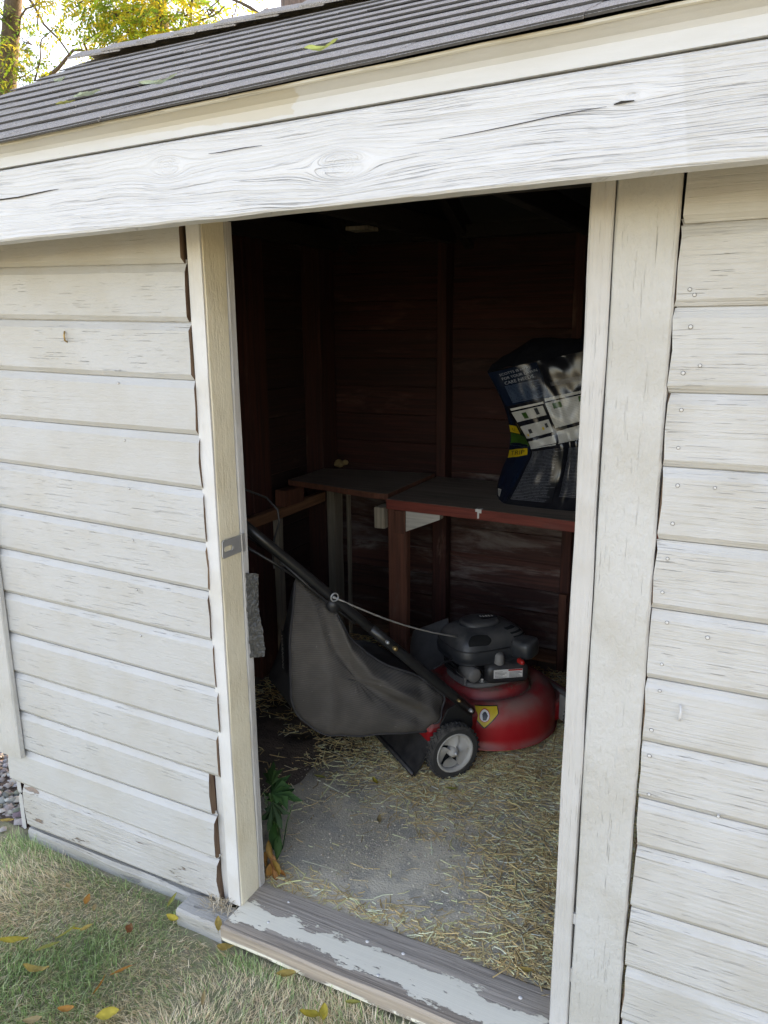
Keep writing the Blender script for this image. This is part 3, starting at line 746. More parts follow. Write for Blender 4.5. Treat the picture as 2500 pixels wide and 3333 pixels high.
def lip_ring(x):
    zt = 2.066 + 0.0250 * x + 0.001 * fnoise(x * 8, 3.0)
    y = -0.2255
    return [(x, -0.17, zt - 0.0045), (x, y, zt - 0.005), (x, y - 0.003, zt - 0.003), (x, y - 0.003, zt + 0.001), (x, y, zt + 0.002), (x, -0.17, zt + 0.0045)]
m = MB().loft([lip_ring(x) for x in fx]); m.f = [tuple(reversed(f)) for f in m.f]
build('drip_edge', m, MAT['lip'], shed)
# soffit between the beam and the wall
def soffit_ring(x): return [(x, -0.148, 1.952 + 0.017 * x), (x, 0.0215, 1.952 + 0.017 * x), (x, 0.0215, 1.972 + 0.017 * x), (x, -0.148, 1.972 + 0.017 * x)]
m = MB().loft([soffit_ring(x) for x in fx[::8]]); m.f = [tuple(reversed(f)) for f in m.f]
build('soffit', m, MAT['crown'], shed)

# ---- roof: deck, shingles, ridge caps
RXL, RXR = -2.42, 1.04
def deck_ring(y):
    zl_, zr_ = roof_z(RXL, y) - 0.010, roof_z(RXR, y) - 0.010
    return [(RXL + 0.02, y, zl_), (RXR - 0.02, y, zr_), (RXR - 0.02, y, zr_ - 0.011), (RXL + 0.02, y, zl_ - 0.011)]
m = MB().loft([deck_ring(y) for y in [EAVE_Y + 0.012 + 0.095 * k for k in range(12)] + [RIDGE_Y - 0.002]]); m.f = [tuple(reversed(f)) for f in m.f]
m2 = MB().loft([deck_ring(y) for y in [RIDGE_Y + 0.002, 1.2, 1.6, 2 * RIDGE_Y - EAVE_Y]]); m2.f = [tuple(reversed(f)) for f in m2.f]
m.add(m2.v, m2.f, 0)
roof = build('roof', m, MAT['felt'], shed)
# barge boards on the left gable end
for side in (0, 1):
    rings = []
    for q in range(9):
        yy = EAVE_Y + 0.02 + (RIDGE_Y - EAVE_Y - 0.022) * q / 8
        if side: yy = 2 * RIDGE_Y - yy
        zt = roof_z(RXL, yy) - 0.021
        rings.append([(RXL + 0.005, yy, zt - 0.09), (RXL + 0.027, yy, zt - 0.09), (RXL + 0.027, yy, zt), (RXL + 0.005, yy, zt)])
    build('barge_board', MB().loft(rings), MAT['crown'], shed)
COURSE = 10
def shingle_mesh(k, wd, ln, th, dark=False):
    rnd = random.Random(k); nx = 6
    m = MB(); rows = [0.0, 0.004, ln * 0.5, ln]
    top = []; bot = []
    lift = [0.0009 * rnd.random() for _ in range(nx + 1)]
    for j, yy in enumerate(rows):
        for i in range(nx + 1):
            x = -wd / 2 + wd * i / nx
            e = (0.0022 * rnd.uniform(-1, 1) if j == 0 else 0)
            bend = lift[i] * (1 - yy / ln)
            z = th * (0.92 if j == 0 else 1.0) * (1 - 0.75 * yy / ln) + bend
            top.append((x, yy + e, z)); bot.append((x, yy + e, bend * 0.9 - 0.0004))
    m.v = top + bot; N = len(top); n1 = nx + 1
    for j in range(len(rows) - 1):
        for i in range(nx):
            a = j * n1 + i
            m.f.append((a, a + 1, a + 1 + n1, a + n1)); m.f.append((N + a, N + a + n1, N + a + 1 + n1, N + a + 1))
    for i in range(nx): m.f.append((N + i, N + i + 1, i + 1, i))
    for j in range(len(rows) - 1):
        a = j * n1; b = a + nx
        m.f.append((a, a + n1, N + a + n1, N + a)); m.f.append((b, N + b, N + b + n1, b + n1))
    m.mi = [0] * len(m.f)
    q0 = (len(rows) - 1) * nx * 2
    for i in range(nx): m.mi[q0 + i] = 1
    return m.mesh('shingle', [MAT['shingle'], MAT['butt']])
slen = math.hypot(RIDGE_Y - EAVE_Y, RIDGE_Z - EAVE_Z)
expo_ = slen / COURSE
tabw = 0.306
sh_meshes = [shingle_mesh(k, tabw - 0.0015, expo_ * 1.45, 0.0036) for k in range(7)]
sh_half = [shingle_mesh(20 + k, tabw / 2 - 0.0015, expo_ * 1.45, 0.0036) for k in range(3)]
def put_shingle(me, x, s_, lift=0.0, roll=0.0, name='shingle'):
    """s_ = distance up the front slope from the eave edge"""
    t = s_ / slen; y = EAVE_Y - 0.012 + (RIDGE_Y - EAVE_Y) * t
    zl, zr = roof_z(x - 0.1, y), roof_z(x + 0.1, y)
    pitch = math.atan2(roof_z(x, y + 0.1) - roof_z(x, y), 0.1)
    o = bpy.data.objects.new(name, me); COL.objects.link(o); o.parent = roof
    rot = Matrix.Rotation(-math.atan2(zr - zl, 0.2), 4, 'Y') @ Matrix.Rotation(pitch - 0.026 + roll, 4, 'X')
    o.matrix_local = Matrix.Translation(Vector((x, y, (zl + zr) / 2 + 0.0045 + lift)) - Vector(WORLD[roof.name])) @ rot
    return o
srnd = random.Random(3)
for c in range(-1, COURSE):
    cc = max(c, 0)
    off = (cc % 2) * tabw / 2 + srnd.uniform(-0.01, 0.01)
    x = RXL - 0.012
    first = True
    while x < RXR - 0.02:
        if first and cc % 2 == 1:
            wd = tabw / 2; me = srnd.choice(sh_half)
        else: wd = tabw; me = srnd.choice(sh_meshes)
        first = False
        if x + wd > RXR + 0.04: break
        s_ = cc * expo_ + srnd.uniform(-0.0025, 0.0025) + (0.0 if c >= 0 else -0.006)
        put_shingle(me, x + wd / 2, s_, (-0.003 if c < 0 else 0.0005 * srnd.random() + (0.0015 if srnd.random() < 0.05 and c > 0 else 0)), srnd.uniform(-0.0015, 0.0015))
        x += wd
# the far slope, hidden behind the ridge, is one sheet of shingle
m = MB().grid(lambda u, v: (RXL - 0.012 + (RXR - RXL + 0.02) * u, RIDGE_Y + 0.003 + (RIDGE_Y - EAVE_Y + 0.02) * v, roof_z(RXL + (RXR - RXL) * u, RIDGE_Y + 0.003 + (RIDGE_Y - EAVE_Y + 0.02) * v) + 0.006 + 0.004 * ((v * 10) % 1)), 10, 60, flip=True)
build('rear_slope', m, MAT['shingle'], roof)
# ridge caps, each lapping the one to its right
def cap_mesh(k):
    rnd = random.Random(60 + k); m = MB()
    L_ = 0.27; H = 0.115
    prof = []
    for q in range(-6, 7):
        a = q / 6; y = a * H * 0.93; z = -abs(a) ** 1.25 * H * 0.46
        prof.append((y, z))
    rings = []
    for i, x in enumerate([0.0, 0.10, 0.19, 0.265, L_]):
        th = 0.005 if i < 4 else 0.002
        lift = 0.006 * (1 - x / L_) + 0.010
        rings.append([(x + (0.02 * abs(y) / H if i == 0 else 0) + rnd.uniform(-.002, .002), y, z + lift + th) for (y, z) in prof] + [(x + (0.02 * abs(y) / H if i == 0 else 0), y, z + lift - 0.001) for (y, z) in reversed(prof)])
    m.loft(rings); m.f = [tuple(reversed(f)) for f in m.f]
    return m.mesh('ridge_cap', MAT['shingle'])
caps = [cap_mesh(k) for k in range(4)]
x = RXL - 0.01; k = 0
while x < RXR - 0.1:
    o = bpy.data.objects.new('ridge_cap', caps[k % 4]); COL.objects.link(o); o.parent = roof
    o.location = Vector((x, RIDGE_Y, RIDGE_Z - 0.013 + srnd.uniform(-0.001, 0.001))) - Vector(WORLD[roof.name])
    o.rotation_euler = (0, 0.012, srnd.uniform(-0.015, 0.015))
    x += 0.165; k += 1

# ------------------------------------------------------------------ workbench
bench = empty('workbench', (-1.2, 1.6, FZ), 'L-shaped red and brown workbench built along the back wall', 'workbench')
BZ = 0.96
def slab(poly, z0, z1, mats, name, seed):
    m = MB(); n = len(poly)
    lo = [(x, y, z0) for x, y in poly]; hi = [(x, y, z1) for x, y in poly]
    m.v = lo + hi
    m.f.append(tuple(reversed(range(n)))); m.mi.append(1)
    m.f.append(tuple(range(n, 2 * n))); m.mi.append(0)
    for i in range(n):
        m.f.append((i, (i + 1) % n, n + (i + 1) % n, n + i)); m.mi.append(1)
    return build(name, m, mats, bench, bevel=0.003)
rt = slab([(-1.398, 1.340), (-1.18, 1.331), (-0.95, 1.322), (-0.615, 1.290), (0.2, 1.27), (0.2, 1.882), (-1.405, 1.882)], BZ - 0.042, BZ, [MAT['benchtop'], MAT['benchedge']], 'bench_top', 1)
lt = slab([(-1.960, 1.462), (-1.75, 1.425), (-1.60, 1.392), (-1.47, 1.372), (-1.4055, 1.372), (-1.409, 1.882), (-1.96, 1.784)], BZ - 0.012, BZ + 0.014, [MAT['benchtop'], MAT['legwood']], 'bench_top', 2)
lt['label'] = 'left bench top of brown boards with a ragged front edge'
def bpart(name, x0, x1, y0, y1, z0, z1, mat, axis='Z', seed=0):
    return build(name, rough_plank(x0, x1, y0, y1, z0, z1, axis, 10, 0.003, 0.002, seed), MAT[mat], bench)
bpart('leg', -1.396, -1.312, 1.352, 1.395, FZ, BZ - 0.044, 'legwood', 'Z', 1)
bpart('leg_cleat', -1.358, -1.3125, 1.338, 1.351, 0.82, BZ - 0.044, 'legwood', 'Z', 2)
bpart('beam_end', -1.452, -1.404, 1.338, 1.42, 0.832, 0.922, 'pale', 'Y', 3)
# whitewashed bracket, sawn on a slant
m = MB().add([(-1.311, 1.345, 0.829), (-1.311, 1.345, 0.917), (-1.16, 1.345, 0.917), (-1.16, 1.345, 0.895), (-1.311, 1.383, 0.829), (-1.311, 1.383, 0.917), (-1.16, 1.383, 0.917), (-1.16, 1.383, 0.895)],
             [(0, 3, 2, 1), (4, 5, 6, 7), (0, 1, 5, 4), (1, 2, 6, 5), (2, 3, 7, 6), (3, 0, 4, 7)])
build('bracket', m, MAT['paleX'], bench, bevel=0.002)
bpart('rail', -1.963, -1.925, 1.10, 1.73, 0.822, 0.868, 'browny', 'Y', 4)
bpart('rail_block', -1.962, -1.90, 1.36, 1.50, 0.872, 0.945, 'legwood', 'Y', 5)
bpart('pale_post', -1.962, -1.918, 1.80, 1.885, FZ, 0.945, 'pale', 'Z', 6)
bpart('pale_post', -1.885, -1.872, 1.86, 1.888, FZ, 0.945, 'pale', 'Z', 7)
bpart('pale_post', -1.955, -1.925, 1.32, 1.36, FZ, 0.82, 'pale', 'Z', 8)
bpart('wall_leg', -1.407, -1.337, 1.846, 1.885, FZ, BZ - 0.044, 'redZ', 'Z', 9)
bpart('leg', 0.05, 0.135, 1.33, 1.37, FZ, BZ - 0.044, 'legwood', 'Z', 10)
m = MB()
for (x, z0, z1, wd) in [(-0.990, BZ - 0.036, BZ + 0.0006, 0.007), (-0.984, BZ - 0.014, BZ + 0.0006, 0.014), (-0.997, BZ - 0.010, BZ + 0.0006, 0.009)]:
    ys = 1.340 - (x + 1.398) * 0.04 - 0.0012
    m.box(x - wd / 2, x + wd / 2, ys - 0.001, ys + 0.02, z0, z1 + 0.0006)
o = build('paint_drip', m, MAT['white'], bench); o['kind'] = 'stuff'
# small nest on the bench, in the corner
m = MB()
for k in range(9):
    a = k * 0.7; cx, cy = -1.90 + 0.035 * random.uniform(-1, 1), 1.86 + 0.012 * random.uniform(-1, 1)
    m.lathe([(0.001, 0.0), (0.014, 0.004), (0.017, 0.012), (0.011, 0.022), (0.001, 0.026)], 8, 'Z', (cx, cy - 0.02, BZ + 0.014 + 0.018 * random.random()))
o = build('wasp_nest', m, MAT['cocoon'], None, True)
tag(o, 'small tan papery nest in the back corner above the bench', 'nest')
m = rough_plank(-0.79, -0.758, 1.86, 1.885, FZ, 0.472, 'Z', 10, 0.002, 0.003, 5)
o = build('wooden_stake', m, MAT['legwood']); tag(o, 'short rough wooden stake upright against the back wall behind the mower', 'stake')
m = MB().add([(-1.44, 1.63, 0.09), (-1.24, 1.60, 0.09), (-1.245, 1.66, 0.352), (-1.435, 1.685, 0.245), (-1.44, 1.642, 0.09), (-1.24, 1.612, 0.09), (-1.245, 1.672, 0.352), (-1.435, 1.697, 0.245)],
             [(0, 1, 2, 3), (7, 6, 5, 4), (0, 4, 5, 1), (1, 5, 6, 2), (2, 6, 7, 3), (3, 7, 4, 0)])
o = build('scrap_board', m, MAT['greyplastic']); tag(o, 'grey slanted scrap panel standing behind the mower engine', 'board')
# ------------------------------------------------------------------ lawn mower
MANG = math.atan2(0.614, 0.789)
mower = empty('lawn_mower', (-1.128, 1.046, FZ), 'red push lawn mower with black engine and grey rear grass bag', 'lawn mower', None, -MANG)
def mp(name, mb, mat, parent=None, smooth=False, **kw):
    """a part in the mower's own frame: x right, y forward, z up"""
    o = build(name, mb, mat if isinstance(mat, list) else [MAT[mat]], parent or mower, smooth, **kw)
    return o
DC = (0.0, 0.315)
def deck_r(th, z):
    """outer radius of the deck skirt at a height"""
    t = max(0.0, (z - 0.115) / 0.075)
    b = 0.012 * max(0, math.cos(th - 0.6))
    return 0.268 + b - 0.070 * (1 - math.sqrt(max(0.0, 1 - min(t, 1) ** 2)))
m = MB(); rings = []; NTH = 56
for (kind, a) in [('s', 0.030), ('s2', 0.034), ('s', 0.036), ('s', 0.075), ('s', 0.115), ('s', 0.140), ('s', 0.160), ('s', 0.176), ('s', 0.186), ('s', 0.190), ('t', (0.190, 0.181)), ('t', (0.182, 0.170)), ('t', (0.176, 0.168)), ('t', (0.170, 0.190)), ('t', (0.163, 0.212)), ('t', (0.152, 0.218)), ('t', (0.10, 0.220)), ('t', (0.004, 0.220))]:
    ring = []
    for k in range(NTH):
        th = 2 * math.pi * k / NTH
        if kind == 's': r, z = deck_r(th, a), a
        elif kind == 's2': r, z = deck_r(th, 0.035) + 0.006, a
        else: r, z = a
        if z > 0.12 and r > 0.171: z += 0.016 * max(0, math.cos(th - 0.5)) * (z - 0.12) / 0.07
        ring.append((DC[0] + r * math.cos(th), DC[1] + r * math.sin(th), z))
    rings.append(ring)
m.loft(rings, False, True)
deck = mp('deck', m, 'deckred', None, True)
# rear deck box
m = MB().loft([[(-0.215, -0.06, z), (0.215, -0.06, z), (0.205, 0.17, z), (-0.205, 0.17, z)] for z in (0.05, 0.165)] + [[(-0.18, -0.02, 0.195), (0.18, -0.02, 0.195), (0.16, 0.17, 0.195), (-0.16, 0.17, 0.195)]])
mp('rear_housing', m, 'deckred', None, bevel=0.012)
m = MB().loft([[(-0.20, 0.50, z), (0.20, 0.50, z), (0.17, 0.635, z), (-0.17, 0.635, z)] for z in (0.045, 0.13)])
mp('front_housing', m, 'deckred', None, bevel=0.014)
m = MB().box(-0.235, 0.235, 0.585, 0.60, 0.06, 0.14); m.box(0.195, 0.232, 0.53, 0.60, 0.06, 0.165)
mp('front_bracket', m, 'greyplastic', None, bevel=0.004)
m = MB()
m.add([(-0.25, -0.14, 0.012), (0.24, -0.14, 0.012), (0.24, -0.128, 0.012), (-0.25, -0.128, 0.012), (-0.25, -0.06, 0.115), (0.24, -0.06, 0.115), (0.24, -0.05, 0.115), (-0.25, -0.05, 0.115)],
      [(0, 3, 2, 1), (4, 5, 6, 7), (0, 1, 5, 4), (1, 2, 6, 5), (2, 3, 7, 6), (3, 0, 4, 7)])
mp('rear_flap', m, 'black')
m = MB().tube([(-0.25, -0.136, 0.022), (0.24, -0.136, 0.022)], 0.008, 8)
mp('flap_edge', m, 'black', None, True)

# wheels
def wheel(xc, yc, R, side, rim_mat='wheelgrey'):
    zc = R
    X = lambda d: xc + side * d
    W_ = 0.022
    t = MB().lathe([(R * 0.70, W_ * 0.8), (R * 0.74, W_), (R * 0.88, W_ * 1.0), (R * 0.955, W_ * 0.72), (R * 0.965, 0), (R * 0.955, -W_ * 0.72), (R * 0.88, -W_), (R * 0.70, -W_)], 40, 'X', (xc, yc, zc))
    for k in range(34):
        a = 2 * math.pi * k / 34
        for sgn in (-1, 1):
            aa = a + (0.09 if sgn > 0 else 0)
            c, s_ = math.cos(aa), math.sin(aa); tx, tz = -s_, c
            hw = R * 0.034
            pts = []
            for (rr, lx0, lx1) in ((R * 0.935, 0.002, W_ * 0.93), (R * 1.0, 0.003, W_ * 0.80)):
                for (lx, sg) in ((lx0, -1), (lx1, -1), (lx1, 1), (lx0, 1)):
                    skew = 0.18 * R * 0.5 * lx / W_
                    pts.append((xc + sgn * lx, yc + rr * c + tx * (sg * hw + skew), zc + rr * s_ + tz * (sg * hw + skew)))
            t.add(pts, [(0, 3, 2, 1), (4, 5, 6, 7), (0, 1, 5, 4), (1, 2, 6, 5), (2, 3, 7, 6), (3, 0, 4, 7)])
    rim = MB()
    rim.lathe([(R * 0.60, side * W_ * 0.55), (R * 0.645, side * W_ * 0.92), (R * 0.70, side * W_ * 1.02), (R * 0.725, side * W_ * 0.9), (R * 0.70, side * -W_ * 0.8), (R * 0.60, -side * W_ * 0.7), (R * 0.60, side * W_ * 0.55)], 40, 'X', (xc, yc, zc))
    # five broad curved blades between hub and rim
    for k in range(5):
        a0 = 2 * math.pi * k / 5 + 0.35
        def blade(u, v, off=0.0):
            rr = R * (0.15 + 0.49 * v)
            wv = 0.34 + 0.40 * math.sin(min(1, v * 1.05) * math.pi * 0.62)
            ang = a0 + (u - 0.5) * 2 * wv * (0.80 if v > 0.9 else 0.88) + 0.42 * v
            d = W_ * (0.72 - 0.75 * u - 0.1 * v) + off
            return (X(d), yc + rr * math.cos(ang), zc + rr * math.sin(ang))
        rim.grid(blade, 6, 7)
        rim.grid(lambda u, v: blade(u, v, -0.003), 6, 7, flip=True)
    wobj = mp('wheel', rim, rim_mat, None, True)
    mp('tyre', t, 'tyre', wobj)
    hub = MB().lathe([(0.0, side * W_ * 1.15), (R * 0.07, side * W_ * 1.12), (R * 0.10, side * W_ * 0.95), (R * 0.17, side * W_ * 0.75), (R * 0.20, side * W_ * 0.3), (R * 0.20, -side * W_ * 0.4)], 18, 'X', (xc, yc, zc))
    mp('hub', hub, 'wheelgrey', wobj, True)
    bolt = MB().lathe([(0.0, side * W_ * 1.45), (R * 0.055, side * W_ * 1.40), (R * 0.085, side * W_ * 1.2), (R * 0.085, side * W_ * 0.8)], 8, 'X', (xc, yc, zc))
    mp('axle_bolt', bolt, 'steel', wobj, True)
    bk = MB().lathe([(0.0, -side * W_ * 0.4), (R * 0.62, -side * W_ * 0.4)], 30, 'X', (xc, yc, zc))
    mp('inner_disc', bk, 'void', wobj)
    return wobj
wheel(0.28, 0.0, 0.102, 1); wheel(-0.28, 0.0, 0.102, -1); wheel(0.262, 0.60, 0.088, 1); wheel(-0.262, 0.60, 0.088, -1)
m = MB().tube([(-0.27, 0.0, 0.10), (0.27, 0.0, 0.10)], 0.007, 8)
mp('axle', m, 'steel', None, True)
# black brackets carrying the handle
for s_ in (-1, 1):
    m = MB()
    poly = [(-0.035, 0.11), (0.075, 0.10), (0.105, 0.16), (0.10, 0.235), (0.055, 0.262), (0.0, 0.245), (-0.03, 0.19)]
    x0, x1 = s_ * 0.239, s_ * 0.246
    m.loft([[(min(x0, x1), a, b) for a, b in poly], [(max(x0, x1), a, b) for a, b in poly]])
    mp('handle_bracket', m, 'blackmetal', None, bevel=0.002)
# handle: two rails joined by a cross bar, bail bar
def rail_pt(t): return (0.092 - 0.785 * t, 0.222 + 0.775 * t)       # (forward, height), t along the rail
for s_ in (-1, 1):
    lo = [(s_ * 0.256, *rail_pt(t)) for t in (0.0, 0.12, 0.28, 0.42, 0.50)]
    m = MB().tube(lo, [0.016, 0.018, 0.018, 0.0175, 0.016], 10)
    mp('lower_handle', m, 'blackmetal', None, True)
for (t, mat, r) in [(0.02, 'steel', 0.007), (0.085, 'brass', 0.006), (0.40, 'brass', 0.008), (0.435, 'steel', 0.006)]:
    f_, z_ = rail_pt(t)
    m = MB().lathe([(0.0, 0.286), (r * 0.8, 0.285), (r, 0.280), (r, 0.262)], 12, 'X', (0, f_, z_))
    mp('bolt', m, mat, None, True)
up = [(0.25, *rail_pt(0.36)), (0.25, *rail_pt(0.6)), (0.25, *rail_pt(0.92)), (0.243, *rail_pt(0.97)), (0.22, *rail_pt(0.995)), (0.18, *rail_pt(1.0)), (0.0, *rail_pt(1.0))]
pts = up + [(-a, b, c) for a, b, c in reversed(up[:-1])]
m = MB().tube(pts, 0.0158, 12); mp('upper_handle', m, 'blackmetal', None, True)
m = MB().tube([(-0.19, *rail_pt(1.0)), (0.19, *rail_pt(1.0))], 0.019, 12); mp('foam_grip', m, 'black', None, True)
off = lambda t, d: (rail_pt(t)[0] - d * 0.70, rail_pt(t)[1] - d * 0.71)
bl = [(0.235, *off(0.74, 0.018)), (0.235, *off(0.85, 0.03)), (0.225, *off(0.94, 0.045)), (0.19, *off(0.97, 0.05)), (0.0, *off(0.97, 0.05))]
m = MB().tube(bl + [(-a, b, c) for a, b, c in reversed(bl[:-1])], 0.0048, 8); mp('bail_bar', m, 'blackmetal', None, True)
m = MB().tube([(0.252, *off(0.55, 0.02)), (0.252, *off(0.72, 0.022)), (0.248, *off(0.86, 0.016))], 0.004, 7); mp('control_cable', m, 'black', None, True)
_cv = [(-1.60, 0.30, 1.10), (-1.55, 0.42, 1.165), (-1.46, 0.48, 1.160), (-1.39, 0.50, 1.135), (-1.350, 0.50, 1.10), (-1.346, 0.50, 1.06), (-1.366, 0.50, 1.01), (-1.37, 0.49, 0.965), (-1.33, 0.44, 0.93)]
_fv, _rv, _O = (math.sin(MANG), math.cos(MANG)), (math.cos(MANG), -math.sin(MANG)), (-1.128, 1.046)
m = MB().tube([((x - _O[0]) * _rv[0] + (y - _O[1]) * _rv[1], (x - _O[0]) * _fv[0] + (y - _O[1]) * _fv[1], z - FZ) for x, y, z in _cv], 0.0034, 7); mp('control_cable', m, 'black', None, True)
# rope guide and starter rope
f_, z_ = rail_pt(0.665)
m = MB().tube([(0.25, f_, z_), (0.272, f_, z_ + 0.004)], 0.005, 8)
rg = [(0.272 + 0.004 * math.sin(a * 0.5), f_ + 0.013 * math.cos(a), z_ + 0.006 + 0.013 * math.sin(a)) for a in [2 * math.pi * k / 14 for k in range(15)]]
m.tube(rg, 0.0026, 6); mp('rope_guide', m, 'steel', None, True)
m = MB().lathe([(0.0, 0.235), (0.02, 0.236), (0.024, 0.245), (0.022, 0.262), (0.0, 0.264)], 12, 'X', (0, f_ + 0.004, z_ - 0.03)); mp('wing_knob', m, 'black', None, True)
rp0 = Vector((0.272, f_, z_ + 0.004)); rp1 = Vector((0.045, 0.165, 0.412))
m = MB().tube([rp0.lerp(rp1, t) - Vector((0, 0, 0.02 * math.sin(math.pi * t))) for t in [k / 14 for k in range(15)]], 0.0030, 7); mp('starter_rope', m, 'rope', None, True)

# engine
EC = (0.01, 0.295)
def sup(cx, cy, a, b, z, n=40, e=3.0, rot=0.0):
    out = []
    for k in range(n):
        t = 2 * math.pi * k / n; c, s_ = math.cos(t), math.sin(t)
        x = a * math.copysign(abs(c) ** (2 / e), c); y = b * math.copysign(abs(s_) ** (2 / e), s_)
        out.append((cx + x * math.cos(rot) - y * math.sin(rot), cy + x * math.sin(rot) + y * math.cos(rot), z))
    return out
m = MB().loft([sup(*EC, 0.085, 0.095, 0.222), sup(*EC, 0.088, 0.10, 0.235), sup(*EC, 0.08, 0.095, 0.262), sup(*EC, 0.085, 0.105, 0.30), sup(*EC, 0.085, 0.105, 0.335)])
engine = mp('engine', m, 'black', None, True)
m = MB().loft([sup(*EC, 0.115, 0.13, 0.2205), sup(*EC, 0.12, 0.135, 0.227), sup(*EC, 0.112, 0.125, 0.238)]); mp('engine_base', m, 'greyplastic', engine)
for k in range(5):
    z = 0.255 + 0.015 * k
    m = MB().loft([sup(EC[0] - 0.01, EC[1] - 0.02, 0.105, 0.118, z, 40, 4), sup(EC[0] - 0.01, EC[1] - 0.02, 0.105, 0.118, z + 0.004, 40, 4)]); mp('cooling_fin', m, 'black', engine)
sy = EC[1] - 0.005
SH0 = [(0.318, 0.112, 0.150), (0.330, 0.118, 0.156), (0.352, 0.119, 0.157), (0.372, 0.114, 0.152), (0.395, 0.108, 0.146), (0.412, 0.100, 0.137), (0.426, 0.085, 0.118), (0.436, 0.062, 0.090), (0.442, 0.034, 0.052), (0.444, 0.004, 0.006)]
SH = [(z, a * 1.07, b * 1.06) for z, a, b in SH0]
def tilt(ring): return [(x, y, z + 0.10 * (y - EC[1]) * -0.25 + (0.0)) for x, y, z in ring]
m = MB().loft([tilt(sup(EC[0], sy, a, b, z, 48, 3.8)) for z, a, b in SH], True); shroud = mp('engine_shroud', m, 'shroud', engine, True)
# raised oval on top of the shroud and its badge
m = MB().loft([tilt(sup(EC[0] - 0.01, sy - 0.01, 0.066, 0.085, 0.4335, 36, 2.2)), tilt(sup(EC[0] - 0.01, sy - 0.01, 0.062, 0.08, 0.448, 36, 2.2)), tilt(sup(EC[0] - 0.01, sy - 0.01, 0.05, 0.067, 0.4525, 36, 2.2))]); mp('shroud_cap', m, 'shroud', engine, True)
m = MB().box(-0.03, 0.012, 0.285, 0.355, 0.4505, 0.4540); mp('badge', m, 'ink', engine)
m = MB()
for k in range(5): m.box(-0.022 + 0.003 * k, -0.019 + 0.003 * k + 0.010, 0.292 + k * 0.011, 0.297 + k * 0.011, 0.4541, 0.4548)
o = mp('badge_print', m, 'white', engine); o['kind'] = 'stuff'
# pocket in the flank towards the door, with a finger guard
def shroud_pt(th, z):
    zz = [q[0] for q in SH]; a = np.interp(z, zz, [q[1] for q in SH]); b = np.interp(z, zz, [q[2] for q in SH])
    c, s_ = math.cos(th), math.sin(th); e = 2 / 3.8
    return Vector((EC[0] + a * math.copysign(abs(c) ** e, c), sy + b * math.copysign(abs(s_) ** e, s_), z - 0.025 * (b * math.copysign(abs(s_) ** e, s_))))
def patch(th0, th1, z0, z1, off=0.0015, nu=10, nv=6, rnd=0.3):
    def fn(u, v):
        # rounded rectangle by squeezing the corners
        uu, vv = 2 * u - 1, 2 * v - 1
        su = uu * math.sqrt(1 - rnd * vv * vv); sv = vv * math.sqrt(1 - rnd * uu * uu)
        p = shroud_pt(th0 + (th1 - th0) * (su + 1) / 2, z0 + (z1 - z0) * (sv + 1) / 2)
        d = Vector((p.x - EC[0], p.y - sy, 0.06)).normalized()
        return p + d * off
    return MB().grid(fn, nu, nv)
mp('shroud_opening', patch(-0.75, -0.05, 0.392, 0.428, 0.0022), 'void', engine)
mp('opening_sill', patch(-0.70, -0.12, 0.378, 0.396, 0.004), 'shroud', engine, True)
for k in range(6):
    z = 0.366 + 0.0125 * k
    mp('vent_slot', patch(0.22, 1.05 - 0.02 * k, z, z + 0.0055, 0.0018, 10, 2, 0.1), 'void', engine)
# air cleaner, primer, fuel cap, tank with its label
def rb(name, cx, cy, a, b, z0, z1, mat, e=4.0, rot=0.0, parent=engine):
    h_ = z1 - z0
    m = MB().loft([sup(cx, cy, a * 0.93, b * 0.93, z0, 28, e, rot), sup(cx, cy, a, b, z0 + h_ * 0.12, 28, e, rot), sup(cx, cy, a, b, z0 + h_ * 0.7, 28, e, rot), sup(cx, cy, a * 0.9, b * 0.9, z0 + h_ * 0.93, 28, e, rot), sup(cx, cy, a * 0.7, b * 0.7, z1, 28, e, rot)])
    return mp(name, m, mat, parent, True)
rb('air_cleaner', 0.145, 0.395, 0.045, 0.052, 0.338, 0.402, 'shroud', 3.5, 0.5)
rb('fuel_tank', 0.118, 0.320, 0.055, 0.085, 0.250, 0.322, 'black', 6, -0.30)
m = MB().lathe([(0.0, 0.034), (0.012, 0.033), (0.019, 0.026), (0.021, 0.004), (0.021, -0.012)], 18, 'Z', (0.135, 0.285, 0.328)); m.xf(Matrix.Identity(4)); mp('fuel_cap', m, 'greyplastic', engine, True)
m = MB().lathe([(0.0, 0.02), (0.007, 0.018), (0.0105, 0.008), (0.0105, -0.01)], 14, 'X', (0.19, 0.345, 0.336)); mp('primer_bulb', m, 'redprint', engine, True)
# label on the tank, facing the door
tl = Matrix.Translation((0.118 + 0.0562 * math.cos(-0.30), 0.320 + 0.0562 * math.sin(-0.30), 0.288)) @ Matrix.Rotation(-0.30, 4, 'Z')
lab = MB().box(-0.0005, 0.001, -0.056, 0.056, -0.017, 0.017).xf(tl); lo = mp('tank_label', lab, 'white', engine)
m = MB().box(0.001, 0.0016, 0.0, 0.055, 0.0105, 0.0165).xf(tl); mp('label_header', m, 'redprint', engine)
m = MB()
for k in range(5): m.box(0.001, 0.0015, 0.004, 0.052 - 0.006 * (k % 3), -0.0145 + 0.0048 * k, -0.0128 + 0.0048 * k)
for k in range(5): m.box(0.001, 0.0015, -0.052, -0.006 - 0.008 * ((k * 2) % 3), -0.0140 + 0.0055 * k, -0.0125 + 0.0055 * k)
m.xf(tl); o = mp('label_print', m, 'ink', engine); o['kind'] = 'stuff'
m = MB().box(0.02, 0.085, 0.165, 0.178, 0.228, 0.262); mp('muffler_guard', m, 'greyplastic', engine, bevel=0.003)
